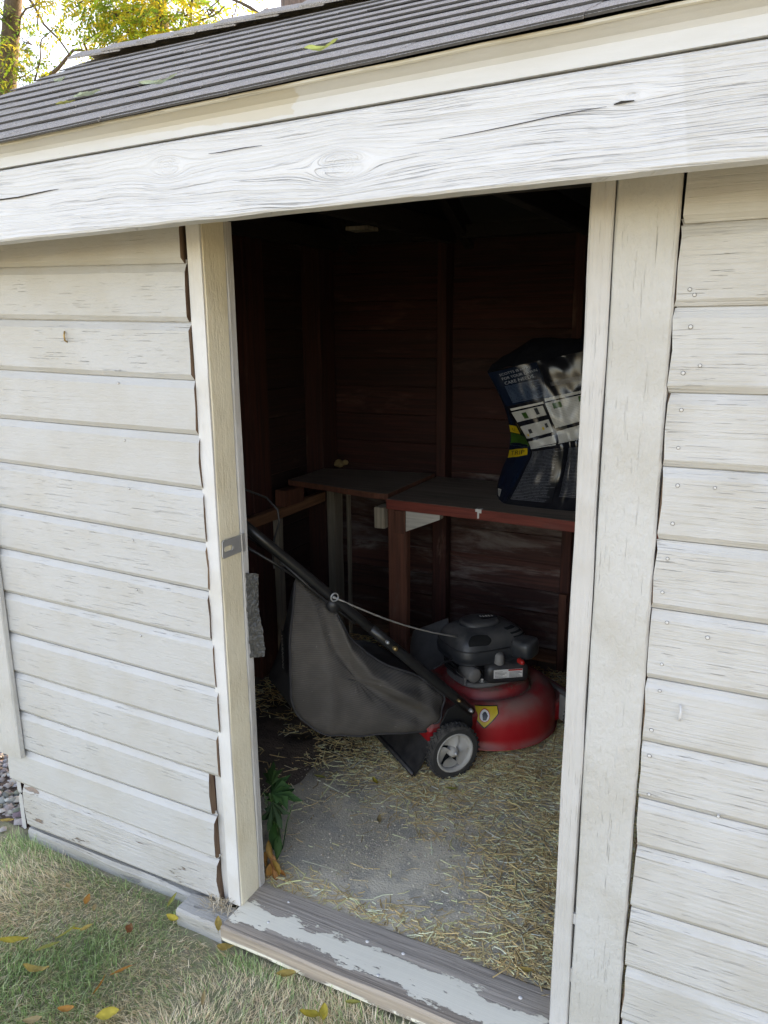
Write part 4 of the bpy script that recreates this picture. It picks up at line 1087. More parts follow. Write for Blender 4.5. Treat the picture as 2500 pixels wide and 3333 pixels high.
m = MB().tube([(0.03, 0.19, 0.335), (0.08, 0.08, 0.34), (0.10, 0.02, 0.335)], 0.003, 6); mp('throttle_cable', m, 'black', engine, True)
# skirt lip round the shroud, bolts, and dry clippings caught on the deck
lipr = [Vector(p) for p in tilt(sup(EC[0], sy, SH[0][1] * 1.01, SH[0][2] * 1.01, 0.324, 48, 3.8))]
m = MB().tube(lipr + lipr[:2], 0.0042, 6, False); mp('shroud_lip', m, 'shroud', engine, True)
seam = [Vector(p) for p in tilt(sup(EC[0], sy, SH[3][1] * 1.012, SH[3][2] * 1.012, 0.374, 48, 3.8))]
m = MB().tube(seam + seam[:2], 0.0022, 5, False); mp('shroud_rib', m, 'black', engine, True)
for a in (-1.25, -0.55, 0.1, 0.8):
    bx_, by_ = EC[0] + 0.106 * math.cos(a), EC[1] + 0.118 * math.sin(a)
    m = MB().lathe([(0.0, 0.009), (0.006, 0.009), (0.0068, 0.006), (0.0068, -0.002), (0.011, -0.003), (0.011, -0.006)], 6, 'Z', (bx_, by_, 0.2425)); mp('base_bolt', m, 'steel', engine)
m = MB().lathe([(0.0, 0.045), (0.024, 0.045), (0.028, 0.040), (0.028, -0.035), (0.0, -0.036)], 16, 'X', (0.10, 0.175, 0.292)); mp('muffler', m, 'greyplastic', engine, True)
m = MB().tube([(0.115, 0.23, 0.30), (0.135, 0.19, 0.318), (0.10, 0.15, 0.338), (0.04, 0.145, 0.345)], 0.0035, 7); mp('spark_lead', m, 'black', engine, True)
crn = random.Random(44); m = MB()
for k in range(420):
    th = crn.uniform(-1.9, 1.2); rr = crn.gauss(0.182, 0.007) if k % 3 else crn.uniform(0.12, 0.165)
    zz = (0.172 if rr > 0.174 else 0.221) + 0.016 * max(0, math.cos(th - 0.5)) * 0.8 * (1 if rr > 0.174 else 0)
    x_, y_ = DC[0] + rr * math.cos(th), DC[1] + rr * math.sin(th); a = crn.uniform(0, 6.28); l_ = crn.uniform(0.004, 0.014); w_ = 0.0009
    dx, dy = math.cos(a) * l_, math.sin(a) * l_; px_, py_ = -math.sin(a) * w_, math.cos(a) * w_; dz = crn.uniform(-0.001, 0.006)
    m.add([(x_ - px_, y_ - py_, zz), (x_ + px_, y_ + py_, zz), (x_ + dx + px_, y_ + dy + py_, zz + dz), (x_ + dx - px_, y_ + dy - py_, zz + dz)], [(0, 1, 2, 3)])
o = mp('dry_clippings', m, 'clipping', deck); o['kind'] = 'stuff'
# warning decal on the deck: yellow shield, white disc with a black hand
def deck_pt(th, z, off):
    z2 = z; r = deck_r(th, z)
    zz = z2 + (0.016 * max(0, math.cos(th - 0.5)) * (z2 - 0.12) / 0.07 if z2 > 0.12 else 0)
    return Vector((DC[0] + (r + off) * math.cos(th), DC[1] + (r + off) * math.sin(th), zz + off * 0.5))
def decal(poly, mat, off, name, parent):
    bm = bmesh.new(); vs_ = [bm.verts.new((a, b, 0)) for a, b in poly]; bm.faces.new(vs_)
    bmesh.ops.triangulate(bm, faces=bm.faces)
    bmesh.ops.subdivide_edges(bm, edges=bm.edges, cuts=4, use_grid_fill=True)
    m = MB(); bm.verts.index_update()
    m.v = [tuple(deck_pt(DTH + v.co.x / 0.26, min(0.187, DZ + v.co.y), off)) for v in bm.verts]; m.f = [tuple(v.index for v in f.verts) for f in bm.faces]; m.mi = [0] * len(m.f); bm.free()
    return mp(name, m, mat, parent, True)
DTH, DZ = -0.58, 0.155
decal([(-0.052, 0.030), (0.052, 0.030), (0.054, 0.012), (0.004, -0.034), (-0.004, -0.034), (-0.054, 0.012)], 'ink', 0.0010, 'warning_decal', deck)
decal([(-0.049, 0.028), (0.049, 0.028), (0.050, 0.012), (0.0, -0.031), (-0.050, 0.012)], 'decalyellow', 0.0016, 'decal_field', deck)
decal([(0.020 * math.cos(2 * math.pi * k / 20), 0.005 + 0.019 * math.sin(2 * math.pi * k / 20)) for k in range(20)], 'redprint', 0.0021, 'decal_ring', deck)
decal([(0.0175 * math.cos(2 * math.pi * k / 20), 0.005 + 0.0165 * math.sin(2 * math.pi * k / 20)) for k in range(20)], 'white', 0.0026, 'decal_disc', deck)
decal([(-0.006, -0.008), (0.006, -0.008), (0.010, 0.0), (0.013, 0.006), (0.011, 0.007), (0.008, 0.003), (0.007, 0.013), (0.005, 0.013), (0.004, 0.006), (0.003, 0.016), (0.001, 0.016), (0.0, 0.006), (-0.002, 0.015), (-0.004, 0.015), (-0.004, 0.005), (-0.007, 0.011), (-0.009, 0.010), (-0.007, 0.0)], 'ink', 0.0031, 'decal_hand', deck)

# grass bag
BAG = [(-0.533, 0.81), (-0.47, 0.745), (-0.412, 0.68), (-0.36, 0.577), (-0.279, 0.488), (-0.186, 0.424), (-0.073, 0.361), (0.02, 0.265), (-0.01, 0.21), (-0.05, 0.142), (-0.155, 0.172), (-0.235, 0.186), (-0.314, 0.198), (-0.434, 0.226), (-0.495, 0.27), (-0.545, 0.33), (-0.563, 0.40), (-0.565, 0.50), (-0.555, 0.62), (-0.542, 0.73)]
cb = np.mean(np.array(BAG), 0)
def resample(poly, n):
    P = np.array(poly + [poly[0]]); d = np.r_[0, np.cumsum(np.linalg.norm(np.diff(P, axis=0), axis=1))]
    t = np.linspace(0, d[-1], n, endpoint=False)
    Q = np.stack([np.interp(t, d, P[:, 0]), np.interp(t, d, P[:, 1])], 1)
    for _ in range(1): Q = 0.25 * np.roll(Q, 1, 0) + 0.5 * Q + 0.25 * np.roll(Q, -1, 0)
    return Q
BAGQ = resample(BAG, 96)
FOLDS = [([(-0.42, 0.70), (-0.375, 0.56), (-0.30, 0.44), (-0.20, 0.36), (-0.08, 0.27), (-0.03, 0.20)], 0.030, 0.024), ([(-0.47, 0.72), (-0.46, 0.55), (-0.44, 0.40), (-0.45, 0.27)], 0.014, 0.030), ([(-0.07, 0.35), (-0.06, 0.26), (-0.07, 0.17)], 0.010, 0.018), ([(-0.36, 0.50), (-0.27, 0.36), (-0.16, 0.25)], -0.010, 0.030)]
def fold_height(a, b):
    h_ = 0.0
    for pts, amp, wd in FOLDS:
        best = 9.0; sg = 1.0
        for (x0, y0), (x1, y1) in zip(pts, pts[1:]):
            dx, dy = x1 - x0, y1 - y0; t = max(0, min(1, ((a - x0) * dx + (b - y0) * dy) / (dx * dx + dy * dy)))
            ex, ey = a - x0 - t * dx, b - y0 - t * dy; q = math.hypot(ex, ey)
            if q < best: best = q; sg = 1 if ex * dy - ey * dx > 0 else -1
        h_ += amp * (math.exp(-(best / wd) ** 2) - 0.55 * math.exp(-((sg * best - 1.6 * wd) / wd) ** 2))
    return h_
def bag_ring(lat, shrink, ds, dz, seed):
    out = []
    for (a, b) in BAGQ:
        a1 = cb[0] + (a - cb[0]) * shrink; b1 = cb[1] + (b - cb[1]) * shrink
        a2 = a1 + ds * (1 if a < -0.4 else 0.2); b2 = b1 + dz * max(0, (b - 0.35)) / 0.4
        f_ = (fold_height(a1, b1) if lat > 0.19 else 0) + 0.006 * fnoise(a1 * 8, b1 * 8, seed) + 0.003 * fnoise(a1 * 22, b1 * 22, seed)
        out.append((lat + f_, a2 + 0.006 * fnoise(a * 12, b * 12, seed + 3), b2 + 0.006 * fnoise(a * 11, b * 11, seed + 7)))
    return out
rings = []
for (lat, shr, ds, dz) in [(0.236, 0.02, 0, 0)] + [(0.238 - 0.03 * q ** 4, q, 0, 0) for q in [k / 14 for k in range(2, 14)]] + [(0.206, 0.985, 0, 0), (0.192, 1.0, 0, 0), (0.17, 1.0, 0, -0.03), (0.13, 0.995, -0.004, -0.10), (0.04, 0.99, -0.006, -0.235), (-0.06, 0.985, -0.004, -0.36), (-0.095, 0.96, 0.01, -0.40), (-0.15, 0.88, 0.05, -0.44), (-0.20, 0.75, 0.10, -0.45), (-0.21, 0.3, 0.12, -0.3)]:
    rings.append(bag_ring(lat, shr, ds, dz, 1.0))
m = MB().loft(rings, True, True)
m.f = [tuple(reversed(f)) for f in m.f]
# rear face is the darker cloth
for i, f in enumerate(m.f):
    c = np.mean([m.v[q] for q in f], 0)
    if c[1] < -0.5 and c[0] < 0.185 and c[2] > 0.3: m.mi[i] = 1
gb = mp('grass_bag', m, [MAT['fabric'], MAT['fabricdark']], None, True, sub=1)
sm = bag_ring(0.203, 0.995, 0, 0, 1.0)
m = MB().tube(sm + sm[:2], 0.0042, 7, False); mp('bag_seam', m, 'fabricdark', gb, True)
m = MB().grid(lambda u, v: (0.212 - 0.055 * u, -0.572 - 0.004 * math.sin(u * 3), 0.485 + 0.135 * v + 0.01 * u), 4, 6); mp('warning_label', m, 'ink', gb)

def text_mesh(txt, size, spacing=1.0):
    cu = bpy.data.curves.new('txt', 'FONT'); cu.body = txt; cu.size = size; cu.space_character = spacing; cu.resolution_u = 2
    o = bpy.data.objects.new('txt', cu); COL.objects.link(o)
    dg = bpy.context.evaluated_depsgraph_get(); me = bpy.data.meshes.new_from_object(o.evaluated_get(dg))
    v = [tuple(q.co) for q in me.vertices]; f = [tuple(p.vertices) for p in me.polygons]
    bpy.data.objects.remove(o); bpy.data.curves.remove(cu); bpy.data.meshes.remove(me)
    return v, f
v, f = text_mesh('WARNING', 0.030)
m = MB().add([(0.172 + y * 0.9, -0.5775, 0.612 - x * 0.82) for x, y, z in v], f); o = mp('warning_text', m, 'white', gb)

# ------------------------------------------------------------------ lawn food bag on the bench
bagE = empty('fertilizer_bag', (-0.78, 1.5, BZ), 'slumped plastic bag of lawn food with navy, white and black print on the bench', 'bag')
ROWS = [  # left edge (x,z), right edge (x,z), rear edge of the gusset (x,z)
 ((-.930, .961), (-.560, .961), (-1.000, .961)), ((-.894, 1.028), (-.545, 1.060), (-.998, 1.015)), ((-.860, 1.104), (-.548, 1.150), (-.977, 1.089)), ((-.832, 1.172), (-.555, 1.235), (-.954, 1.142)),
 ((-.850, 1.216), (-.565, 1.310), (-.951, 1.216)), ((-.892, 1.278), (-.575, 1.375), (-.960, 1.272)), ((-.944, 1.353), (-.585, 1.440), (-.981, 1.338)), ((-.985, 1.419), (-.60, 1.505), (-1.017, 1.411)), ((-1.020, 1.474), (-.62, 1.562), (-1.040, 1.471))]
NR = len(ROWS) - 1
def rowi(k, v):
    a = min(int(v * NR), NR - 1); t = v * NR - a
    g = lambda i: Vector((ROWS[max(0, min(NR, i))][k][0], 0, ROWS[max(0, min(NR, i))][k][1]))
    p0, p1, p2, p3 = g(a - 1), g(a), g(a + 1), g(a + 2)
    return 0.5 * ((2 * p1) + (p2 - p0) * t + (2 * p0 - 5 * p1 + 4 * p2 - p3) * t * t + (3 * p1 - p0 - 3 * p2 + p3) * t ** 3)
def bag_front(u, v, off=0.0):
    L_, R_ = rowi(0, v), rowi(1, v); p = L_.lerp(R_, u)
    bul = 0.050 * math.sin(math.pi * min(1, max(0, u))) ** 0.7 * (1.0 if v < 0.42 else 0.75 - 0.5 * (v - 0.42)) * (0.35 + 0.65 * min(1, v * 6))
    crease = 0.014 * fnoise(u * 5 + v * 2, v * 6, 3.0) + 0.004 * fnoise(u * 11, v * 9, 5.0) - 0.018 * math.exp(-((u - 0.62 + 0.1 * v) / 0.05) ** 2) * (1 - v)
    p.y = 1.458 - bul - crease * min(1, v * 8) - off + 0.02 * v; p.z += 0.0
    return p
def bag_gusset(u, v, off=0.0):
    L_, G_ = rowi(0, v), rowi(2, v); p = L_.lerp(G_, u)
    fy = bag_front(0.0, v).y
    p.y = fy + (0.09 + 0.03 * (1 - v)) * u + 0.014 * math.sin(math.pi * u) * (1 if v > 0.45 else -0.6) + 0.006 * fnoise(u * 4, v * 8, 2.0)
    if off: p += Vector((-0.6, -0.8, 0)) * off
    return p
def bag_part(name, fn, mat, nu=24, nv=40, flip=False, uv=None):
    m = MB().grid(fn, nu, nv, 0, flip)
    o = build(name, m, mat, bagE, True)
    if uv:
        ul = o.data.uv_layers.new(name='UVMap')
        n1 = nu + 1
        for poly in o.data.polygons:
            for li, vi in zip(poly.loop_indices, poly.vertices):
                ul.data[li].uv = ((vi % n1) / nu, (vi // n1) / nv)
    return o
bag_part('front_face', lambda u, v: bag_front(u, v), [MAT['bagblack']], 80, 120)
bag_part('side_gusset', lambda u, v: bag_gusset(u, v), [MAT['bagnavy']], 30, 90, flip=True)
bag_part('back_face', lambda u, v: bag_gusset(1, v).lerp(Vector((rowi(1, v).x + 0.01, 1.62 + 0.05 * math.sin(3 * u), rowi(1, v).z)), u), [MAT['bagblack']], flip=True)
bag_part('right_gusset', lambda u, v: bag_front(1, v).lerp(Vector((rowi(1, v).x + 0.01, 1.62 + 0.05 * math.sin(3), rowi(1, v).z)), u), [MAT['bagblack']])
def flap(u, v):
    a = bag_front(u, 1.0); b = Vector((-0.985 + 0.36 * u, 1.54, 1.505 + 0.10 * min(1, u * 3) - 0.006 * u + 0.008 * fnoise(u * 5, 1.0)))
    p = a.lerp(b, v); p.z += 0.02 * math.sin(math.pi * v) + 0.006 * fnoise(u * 7, v * 5, 9.0); return p
bag_part('top_flap', flap, [MAT['bagblack']])
sub_ = lambda u0, u1, v0, v1, off: (lambda u, v: bag_front(u0 + (u1 - u0) * u, v0 + (v1 - v0) * v, off))
bag_part('navy_panel', sub_(0.0, 0.50, 0.735, 0.985, 0.0022), [MAT['bagnavy']], 40, 34)
bag_part('navy_text', sub_(0.10, 0.48, 0.745, 0.865, 0.0032), [MAT['bagnavytext']], 34, 24, uv=True)
for (u0, u1, v0, v1) in [(0.02, 0.40, 0.635, 0.695), (0.02, 0.40, 0.515, 0.605), (0.02, 0.40, 0.41, 0.490), (0.435, 0.97, 0.535, 0.705), (0.435, 0.97, 0.415, 0.51)]:
    bag_part('white_panel', sub_(u0, u1, v0, v1, 0.0024), [MAT['bagwhite']], 40, 22, uv=True)
for (u0, u1, v0, v1, mt) in [(0.13, 0.19, 0.645, 0.68, 'baggreen'), (0.29, 0.33, 0.65, 0.69, 'shroud'), (0.50, 0.59, 0.66, 0.695, 'baggreen'), (0.78, 0.88, 0.665, 0.70, 'baggreen'), (0.10, 0.14, 0.545, 0.575, 'ink'), (0.06, 0.085, 0.53, 0.545, 'bagyellow'), (0.28, 0.305, 0.545, 0.565, 'bagyellow'), (0.33, 0.365, 0.555, 0.585, 'shroud')]:
    bag_part('printed_picture', sub_(u0, u1, v0, v1, 0.0034), [MAT[mt]], 8, 8)
bag_part('white_strip', sub_(0.03, 0.42, 0.705, 0.717, 0.0024), [MAT['white']], 34, 3)
bag_part('white_strip', sub_(0.44, 0.97, 0.715, 0.733, 0.0024), [MAT['bagwhite']], 34, 3, uv=True)
bag_part('small_print', sub_(0.04, 0.50, 0.05, 0.385, 0.0024), [MAT['bagfine']], 44, 50, uv=True)
bag_part('small_print', sub_(0.56, 0.95, 0.08, 0.37, 0.0024), [MAT['bagfine']], 40, 50, uv=True)
bag_part('small_print', sub_(0.55, 0.90, 0.80, 0.83, 0.0024), [MAT['bagfine']], 30, 6, uv=True)
def bag_text(txt, size, u0, v0, rise, mat, fn, spacing=1.0):
    v, f = text_mesh(txt, size, spacing)
    m = MB().add([fn(u0 + x, v0 + y * 0.56 + rise * x, 0.0040) for x, y, z in v], f)
    return build('headline', m, MAT[mat], bagE)
fr = lambda u, v, o: bag_front(u, v, o)
bag_text('SCOTTS IS HERE', 0.046, 0.10, 0.937, 0.035, 'headline', fr)
bag_text('FOR YOUR LAWN', 0.046, 0.105, 0.906, 0.035, 'headline', fr)
bag_text('CARE NEEDS.', 0.055, 0.11, 0.872, 0.035, 'headline', fr)
# gusset print: green band, yellow lozenges, letters, barcode
def gus(u0, u1, v0, v1, mt, off=0.0014, nm='printed_band', shear=0.0):
    return bag_part(nm, lambda u, v: bag_gusset(u0 + (u1 - u0) * u, v0 + (v1 - v0) * v + shear * (u0 + (u1 - u0) * u), off), [MAT[mt]], 8, 8, flip=True)
gus(0.0, 0.95, 0.44, 0.53, 'baggreen', 0.0010)
gus(0.10, 0.97, 0.36, 0.425, 'bagyellow', 0.0016, 'yellow_badge', -0.02)
gus(0.35, 0.97, 0.535, 0.60, 'bagyellow', 0.0016, 'yellow_badge')
v, f = text_mesh('TRIP', 0.20)
m = MB().add([bag_gusset(0.86 - x * 1.75 * 0.95, 0.362 + y * 0.27 + x * 0.02, 0.003) for x, y, z in v], f); build('badge_letters', m, MAT['ink'], bagE)
v, f = text_mesh('U', 0.2)
m = MB().add([bag_gusset(0.78 - x * 1.5, 0.55 + y * 0.2, 0.003) for x, y, z in v], f); build('badge_letters', m, MAT['ink'], bagE)
gus(0.62, 0.86, 0.035, 0.095, 'white', 0.0016, 'barcode_label')
m = MB()
for k in range(6):
    vv = 0.042 + 0.0085 * k
    q = [bag_gusset(0.65, vv, 0.0024), bag_gusset(0.83, vv, 0.0024), bag_gusset(0.83, vv + 0.004, 0.0024), bag_gusset(0.65, vv + 0.004, 0.0024)]
    m.add(q, [(0, 1, 2, 3)])
o = build('barcode_bars', m, MAT['ink'], bagE); o['kind'] = 'stuff'

# ------------------------------------------------------------------ stuff on the floor: straw, grains, soil
def link_np(name, V, F, colors, mat, label, per):
    """many small like faces as one object; colors is one RGB per element with `per` vertices"""
    me = bpy.data.meshes.new(name)
    nf = len(F); k = F.shape[1]
    me.vertices.add(len(V)); me.vertices.foreach_set('co', V.astype(np.float32).ravel())
    me.loops.add(nf * k); me.loops.foreach_set('vertex_index', F.astype(np.int32).ravel())
    me.polygons.add(nf); me.polygons.foreach_set('loop_start', np.arange(0, nf * k, k, dtype=np.int32))
    try: me.polygons.foreach_set('loop_total', np.full(nf, k, dtype=np.int32))
    except Exception: pass
    me.update(calc_edges=True)
    ca = me.color_attributes.new('Col', 'FLOAT_COLOR', 'POINT')
    c = np.concatenate([np.repeat(colors, per, axis=0), np.ones((len(V), 1))], 1).astype(np.float32)
    ca.data.foreach_set('color', c.ravel())
    me.materials.append(mat)
    o = bpy.data.objects.new(name, me); COL.objects.link(o)
    if label: tag(o, label, None, None, 'stuff')
    return o
def vnoise(P, sc, seed):
    """smooth value noise on xy, 0..1"""
    g = np.random.default_rng(seed).random((64, 64)); q = P * sc + 100.0
    i = np.floor(q).astype(int); f = q - i; f = f * f * (3 - 2 * f)
    a = g[i[:, 0] % 64, i[:, 1] % 64]; b = g[(i[:, 0] + 1) % 64, i[:, 1] % 64]; c = g[i[:, 0] % 64, (i[:, 1] + 1) % 64]; d = g[(i[:, 0] + 1) % 64, (i[:, 1] + 1) % 64]
    return (a * (1 - f[:, 0]) + b * f[:, 0]) * (1 - f[:, 1]) + (c * (1 - f[:, 0]) + d * f[:, 0]) * f[:, 1]

def straw_density(P):
    x, y = P[:, 0], P[:, 1]
    d = np.zeros(len(P))
    right = 1 / (1 + np.exp(-(x + 0.57 - 0.05 * np.sin(y * 9)) * 16))             # thick by the right jamb
    back = 1 / (1 + np.exp(-(y - 0.68 - 0.35 * np.clip(-x - 0.95, 0, 1)) * 14))
    back *= np.where(x < -1.45, 0.55, 1.0)
    front = np.exp(-((y - 0.155) / 0.055) ** 2) * np.clip(0.45 + 0.4 * (x + 1.1), 0.3, 1)
    d = np.maximum.reduce([right, back * 0.9, front])
    d *= 0.25 + 0.75 * vnoise(P, 5.0, 3) + 0.5 * (vnoise(P, 14.0, 6) - 0.4)
    return np.clip(d + 0.012, 0, 1)
def make_straw(n):
    P = np.stack([RNG.uniform(-1.95, 0.6, n), RNG.uniform(0.122, 1.86, n)], 1)
    keep = RNG.random(n) < straw_density(P) * np.where(P[:, 1] > 1.35, 0.45, 1.0) * np.where(P[:, 0] > -0.15, 0.35, 1.0)
    P = P[keep]; n = len(P)
    L_ = np.exp(RNG.normal(math.log(0.021), 0.70, n)).clip(0.005, 0.15)
    Wd = RNG.uniform(0.0014, 0.0042, n) * np.where(L_ > 0.07, 1.15, 1.0)
    a = RNG.uniform(0, 2 * np.pi, n) * 1.0; a = np.where(RNG.random(n) < 0.4, RNG.normal(0.2, 0.5, n), a)
    tilt_ = RNG.normal(0.0, 0.12, n); curve = RNG.normal(0, 0.10, n)
    dx, dy = np.cos(a), np.sin(a); px, py = -dy, dx
    dens = straw_density(P)
    z = FZ + 0.003 + RNG.random(n) ** 1.6 * 0.020 * dens + np.where(P[:, 0] < -1.3, 0.028 * np.sin(np.pi * np.clip((P[:, 0] + 2.03) / 0.72, 0, 1)) * np.sin(np.pi * np.clip((P[:, 1] - 0.35) / 1.05, 0, 1)), 0)
    V = np.zeros((n, 9, 3)); 
    for k, t in enumerate((-0.5, 0.0, 0.5)):
        cx = P[:, 0] + dx * L_ * t + px * curve * L_ * (t * t * 4); cy = P[:, 1] + dy * L_ * t + py * curve * L_ * (t * t * 4)
        cz = np.maximum(z + np.sin(tilt_) * L_ * t, FZ + 0.003)
        for q, (s_, h_) in enumerate(((-0.5, 0.0), (0.0, 0.5), (0.5, 0.0))):
            V[:, k * 3 + q, 0] = cx + px * Wd * s_; V[:, k * 3 + q, 1] = cy + py * Wd * s_; V[:, k * 3 + q, 2] = cz + Wd * h_
    base = np.arange(n)[:, None] * 9
    F = np.concatenate([base + np.array([[0, 1, 4, 3]]), base + np.array([[1, 2, 5, 4]]), base + np.array([[3, 4, 7, 6]]), base + np.array([[4, 5, 8, 7]])], 0)
    pal = np.array([(0.56, 0.44, 0.26), (0.64, 0.53, 0.36), (0.40, 0.31, 0.18), (0.30, 0.225, 0.13), (0.70, 0.62, 0.48), (0.36, 0.30, 0.19)])
    ci = RNG.choice(len(pal), n, p=[0.27, 0.19, 0.2, 0.14, 0.09, 0.11]); c = np.clip(pal[ci] * np.array([1.08, 1.0, 0.82]) * RNG.uniform(1.2, 2.0, (n, 1)), 0, 0.9)
    return link_np('straw', V.reshape(-1, 3), F, c, MAT['straw'], 'loose dry straw scattered over the shed floor', 9)
make_straw(130000)
def make_grains(n):
    P = np.stack([RNG.uniform(-1.7, -0.25, n), RNG.uniform(0.125, 1.1, n)], 1)
    d = np.exp(-(((P[:, 0] + 0.92) / 0.36) ** 2 + ((P[:, 1] - 0.42) / 0.30) ** 2)) * 1.15 + 0.08
    d *= np.clip((vnoise(P, 7.0, 8) - 0.22) * 2.0, 0, 1.4)
    P = P[RNG.random(n) < d]; n = len(P)
    r = np.exp(RNG.normal(math.log(0.0016), 0.45, n)).clip(0.0007, 0.0046)
    o = np.array([(1, 0, 0), (-0.5, 0.87, 0), (-0.5, -0.87, 0), (0, 0, 0.9)])
    an = RNG.uniform(0, 6.28, n); ca, sa = np.cos(an), np.sin(an)
    V = np.zeros((n, 4, 3))
    for k in range(4):
        x, y, z = o[k]; jx = 1 + RNG.uniform(-0.35, 0.35, n)
        V[:, k, 0] = P[:, 0] + (x * ca - y * sa) * r * jx; V[:, k, 1] = P[:, 1] + (x * sa + y * ca) * r * jx; V[:, k, 2] = FZ + 0.0045 + z * r
    base = np.arange(n)[:, None] * 4
    F = np.concatenate([base + np.array([[0, 1, 3]]), base + np.array([[1, 2, 3]]), base + np.array([[2, 0, 3]])], 0)
    c = np.array([(0.68, 0.59, 0.455)]) * RNG.uniform(0.45, 1.35, (n, 1)) + RNG.normal(0, 0.02, (n, 3))
    return link_np('sawdust', V.reshape(-1, 3), F, np.clip(c, 0.02, 1), MAT['grain'], 'pale sawdust grains spread over the concrete floor', 4)
make_grains(70000)
m = MB().grid(lambda u, v: (-2.03 + 0.72 * u, 0.35 + 1.05 * v, FZ - 0.01 + 0.030 * math.sin(math.pi * min(1, u * 1.0)) * math.sin(math.pi * v) + 0.030 * (0.5 + fnoise(u * 7, v * 9, 3.0)) * math.sin(math.pi * u) * math.sin(math.pi * v)), 40, 50)
o = build('soil', m, MAT['soil'], None, True); tag(o, 'low mound of dark soil in the left corner of the floor', None, None, 'stuff')

# ------------------------------------------------------------------ grass
def make_grass(name, n, x0, x1, y0, y1, lmin, lmax, label, wmul=1.0):
    P = np.stack([RNG.uniform(x0, x1, n), RNG.uniform(y0, y1, n)], 1)
    ok = ~((P[:, 0] > -2.08) & (P[:, 1] > -0.012))
    ok &= ~((P[:, 0] > -1.35) & (P[:, 0] < -0.14) & (P[:, 1] > -0.088))
    ok &= ~((P[:, 0] < -2.02 - 0.1 * vnoise(P, 6, 4)) & (P[:, 1] > -0.02 - 0.1 * vnoise(P, 4, 9)))
    P = P[ok]; n = len(P)
    gz = 0.035 + 0.0 * P[:, 0]
    greenness = vnoise(P, 2.6, 21) * 0.75 + vnoise(P, 8.0, 22) * 0.4 - 0.10
    greenness += 0.35 * np.exp(-(((P[:, 0] + 1.42) / 0.20) ** 2 + ((P[:, 1] + 0.33) / 0.13) ** 2))
    greenness += 0.35 * np.exp(-(((P[:, 0] + 1.05) / 0.18) ** 2 + ((P[:, 1] + 0.115) / 0.035) ** 2)) + 0.4 * np.exp(-(((P[:, 0] + 1.45) / 0.10) ** 2 + ((P[:, 1] + 0.02) / 0.03) ** 2))
    greenness -= 0.22 * np.exp(-(((P[:, 0] + 1.95) / 0.25) ** 2 + ((P[:, 1] + 0.1) / 0.1) ** 2))
    isg = RNG.random(n) < np.clip((greenness - 0.36) * 1.9, 0.10, 0.85)
    L_ = RNG.uniform(lmin, lmax, n) * np.where(isg, 1.05, 0.85) * (0.75 + 0.5 * vnoise(P, 5, 31))
    Wd = RNG.uniform(0.0012, 0.0026, n) * wmul
    flow = vnoise(P, 3.0, 41) * 7.0
    a = flow + RNG.normal(0, 0.9, n)
    lean = np.where(isg, RNG.uniform(0.2, 1.1, n), RNG.uniform(0.6, 1.45, n))
    dx, dy = np.cos(a), np.sin(a); px, py = -dy, dx
    V = np.zeros((n, 5, 3))
    hz = lambda t: L_ * (t - 0.30 * t * t * lean) * np.cos(lean * 0.75)
    hr = lambda t: L_ * t * (0.35 + 0.65 * t) * np.sin(lean)
    for k, (t, s_) in enumerate(((0, -1), (0, 1), (0.55, -0.8), (0.55, 0.8), (1.0, 0.0))):
        V[:, k, 0] = P[:, 0] + dx * hr(t) + px * Wd * s_ * 0.5; V[:, k, 1] = P[:, 1] + dy * hr(t) + py * Wd * s_ * 0.5; V[:, k, 2] = gz - 0.004 + np.maximum(hz(t), 0.0)
    base = np.arange(n)[:, None] * 5
    F = np.concatenate([base + np.array([[0, 1, 3]]), base + np.array([[0, 3, 2]]), base + np.array([[2, 3, 4]])], 0)
    gp = np.array([(0.095, 0.140, 0.050), (0.14, 0.19, 0.08), (0.18, 0.21, 0.11), (0.07, 0.115, 0.04)]); tp = np.array([(0.38, 0.31, 0.20), (0.33, 0.28, 0.18), (0.45, 0.38, 0.28), (0.27, 0.25, 0.15), (0.36, 0.27, 0.18)])
    c = np.where(isg[:, None], gp[RNG.integers(0, 4, n)], tp[RNG.integers(0, 5, n)] * 1.0) * np.where(isg, 2.8, 2.35)[:, None] * RNG.uniform(0.8, 1.2, (n, 1))
    return link_np(name, V.reshape(-1, 3), F, c, MAT['grass'], label, 5)
make_grass('grass', 100000, -2.55, -0.25, -1.05, 0.0, 0.020, 0.055, 'patchy green and tan grass blades of the lawn beside the shed')
make_grass('grass', 45000, -4.2, 2.2, -2.4, 0.9, 0.02, 0.05, 'sparser dry grass blades further out on the lawn', 1.5)

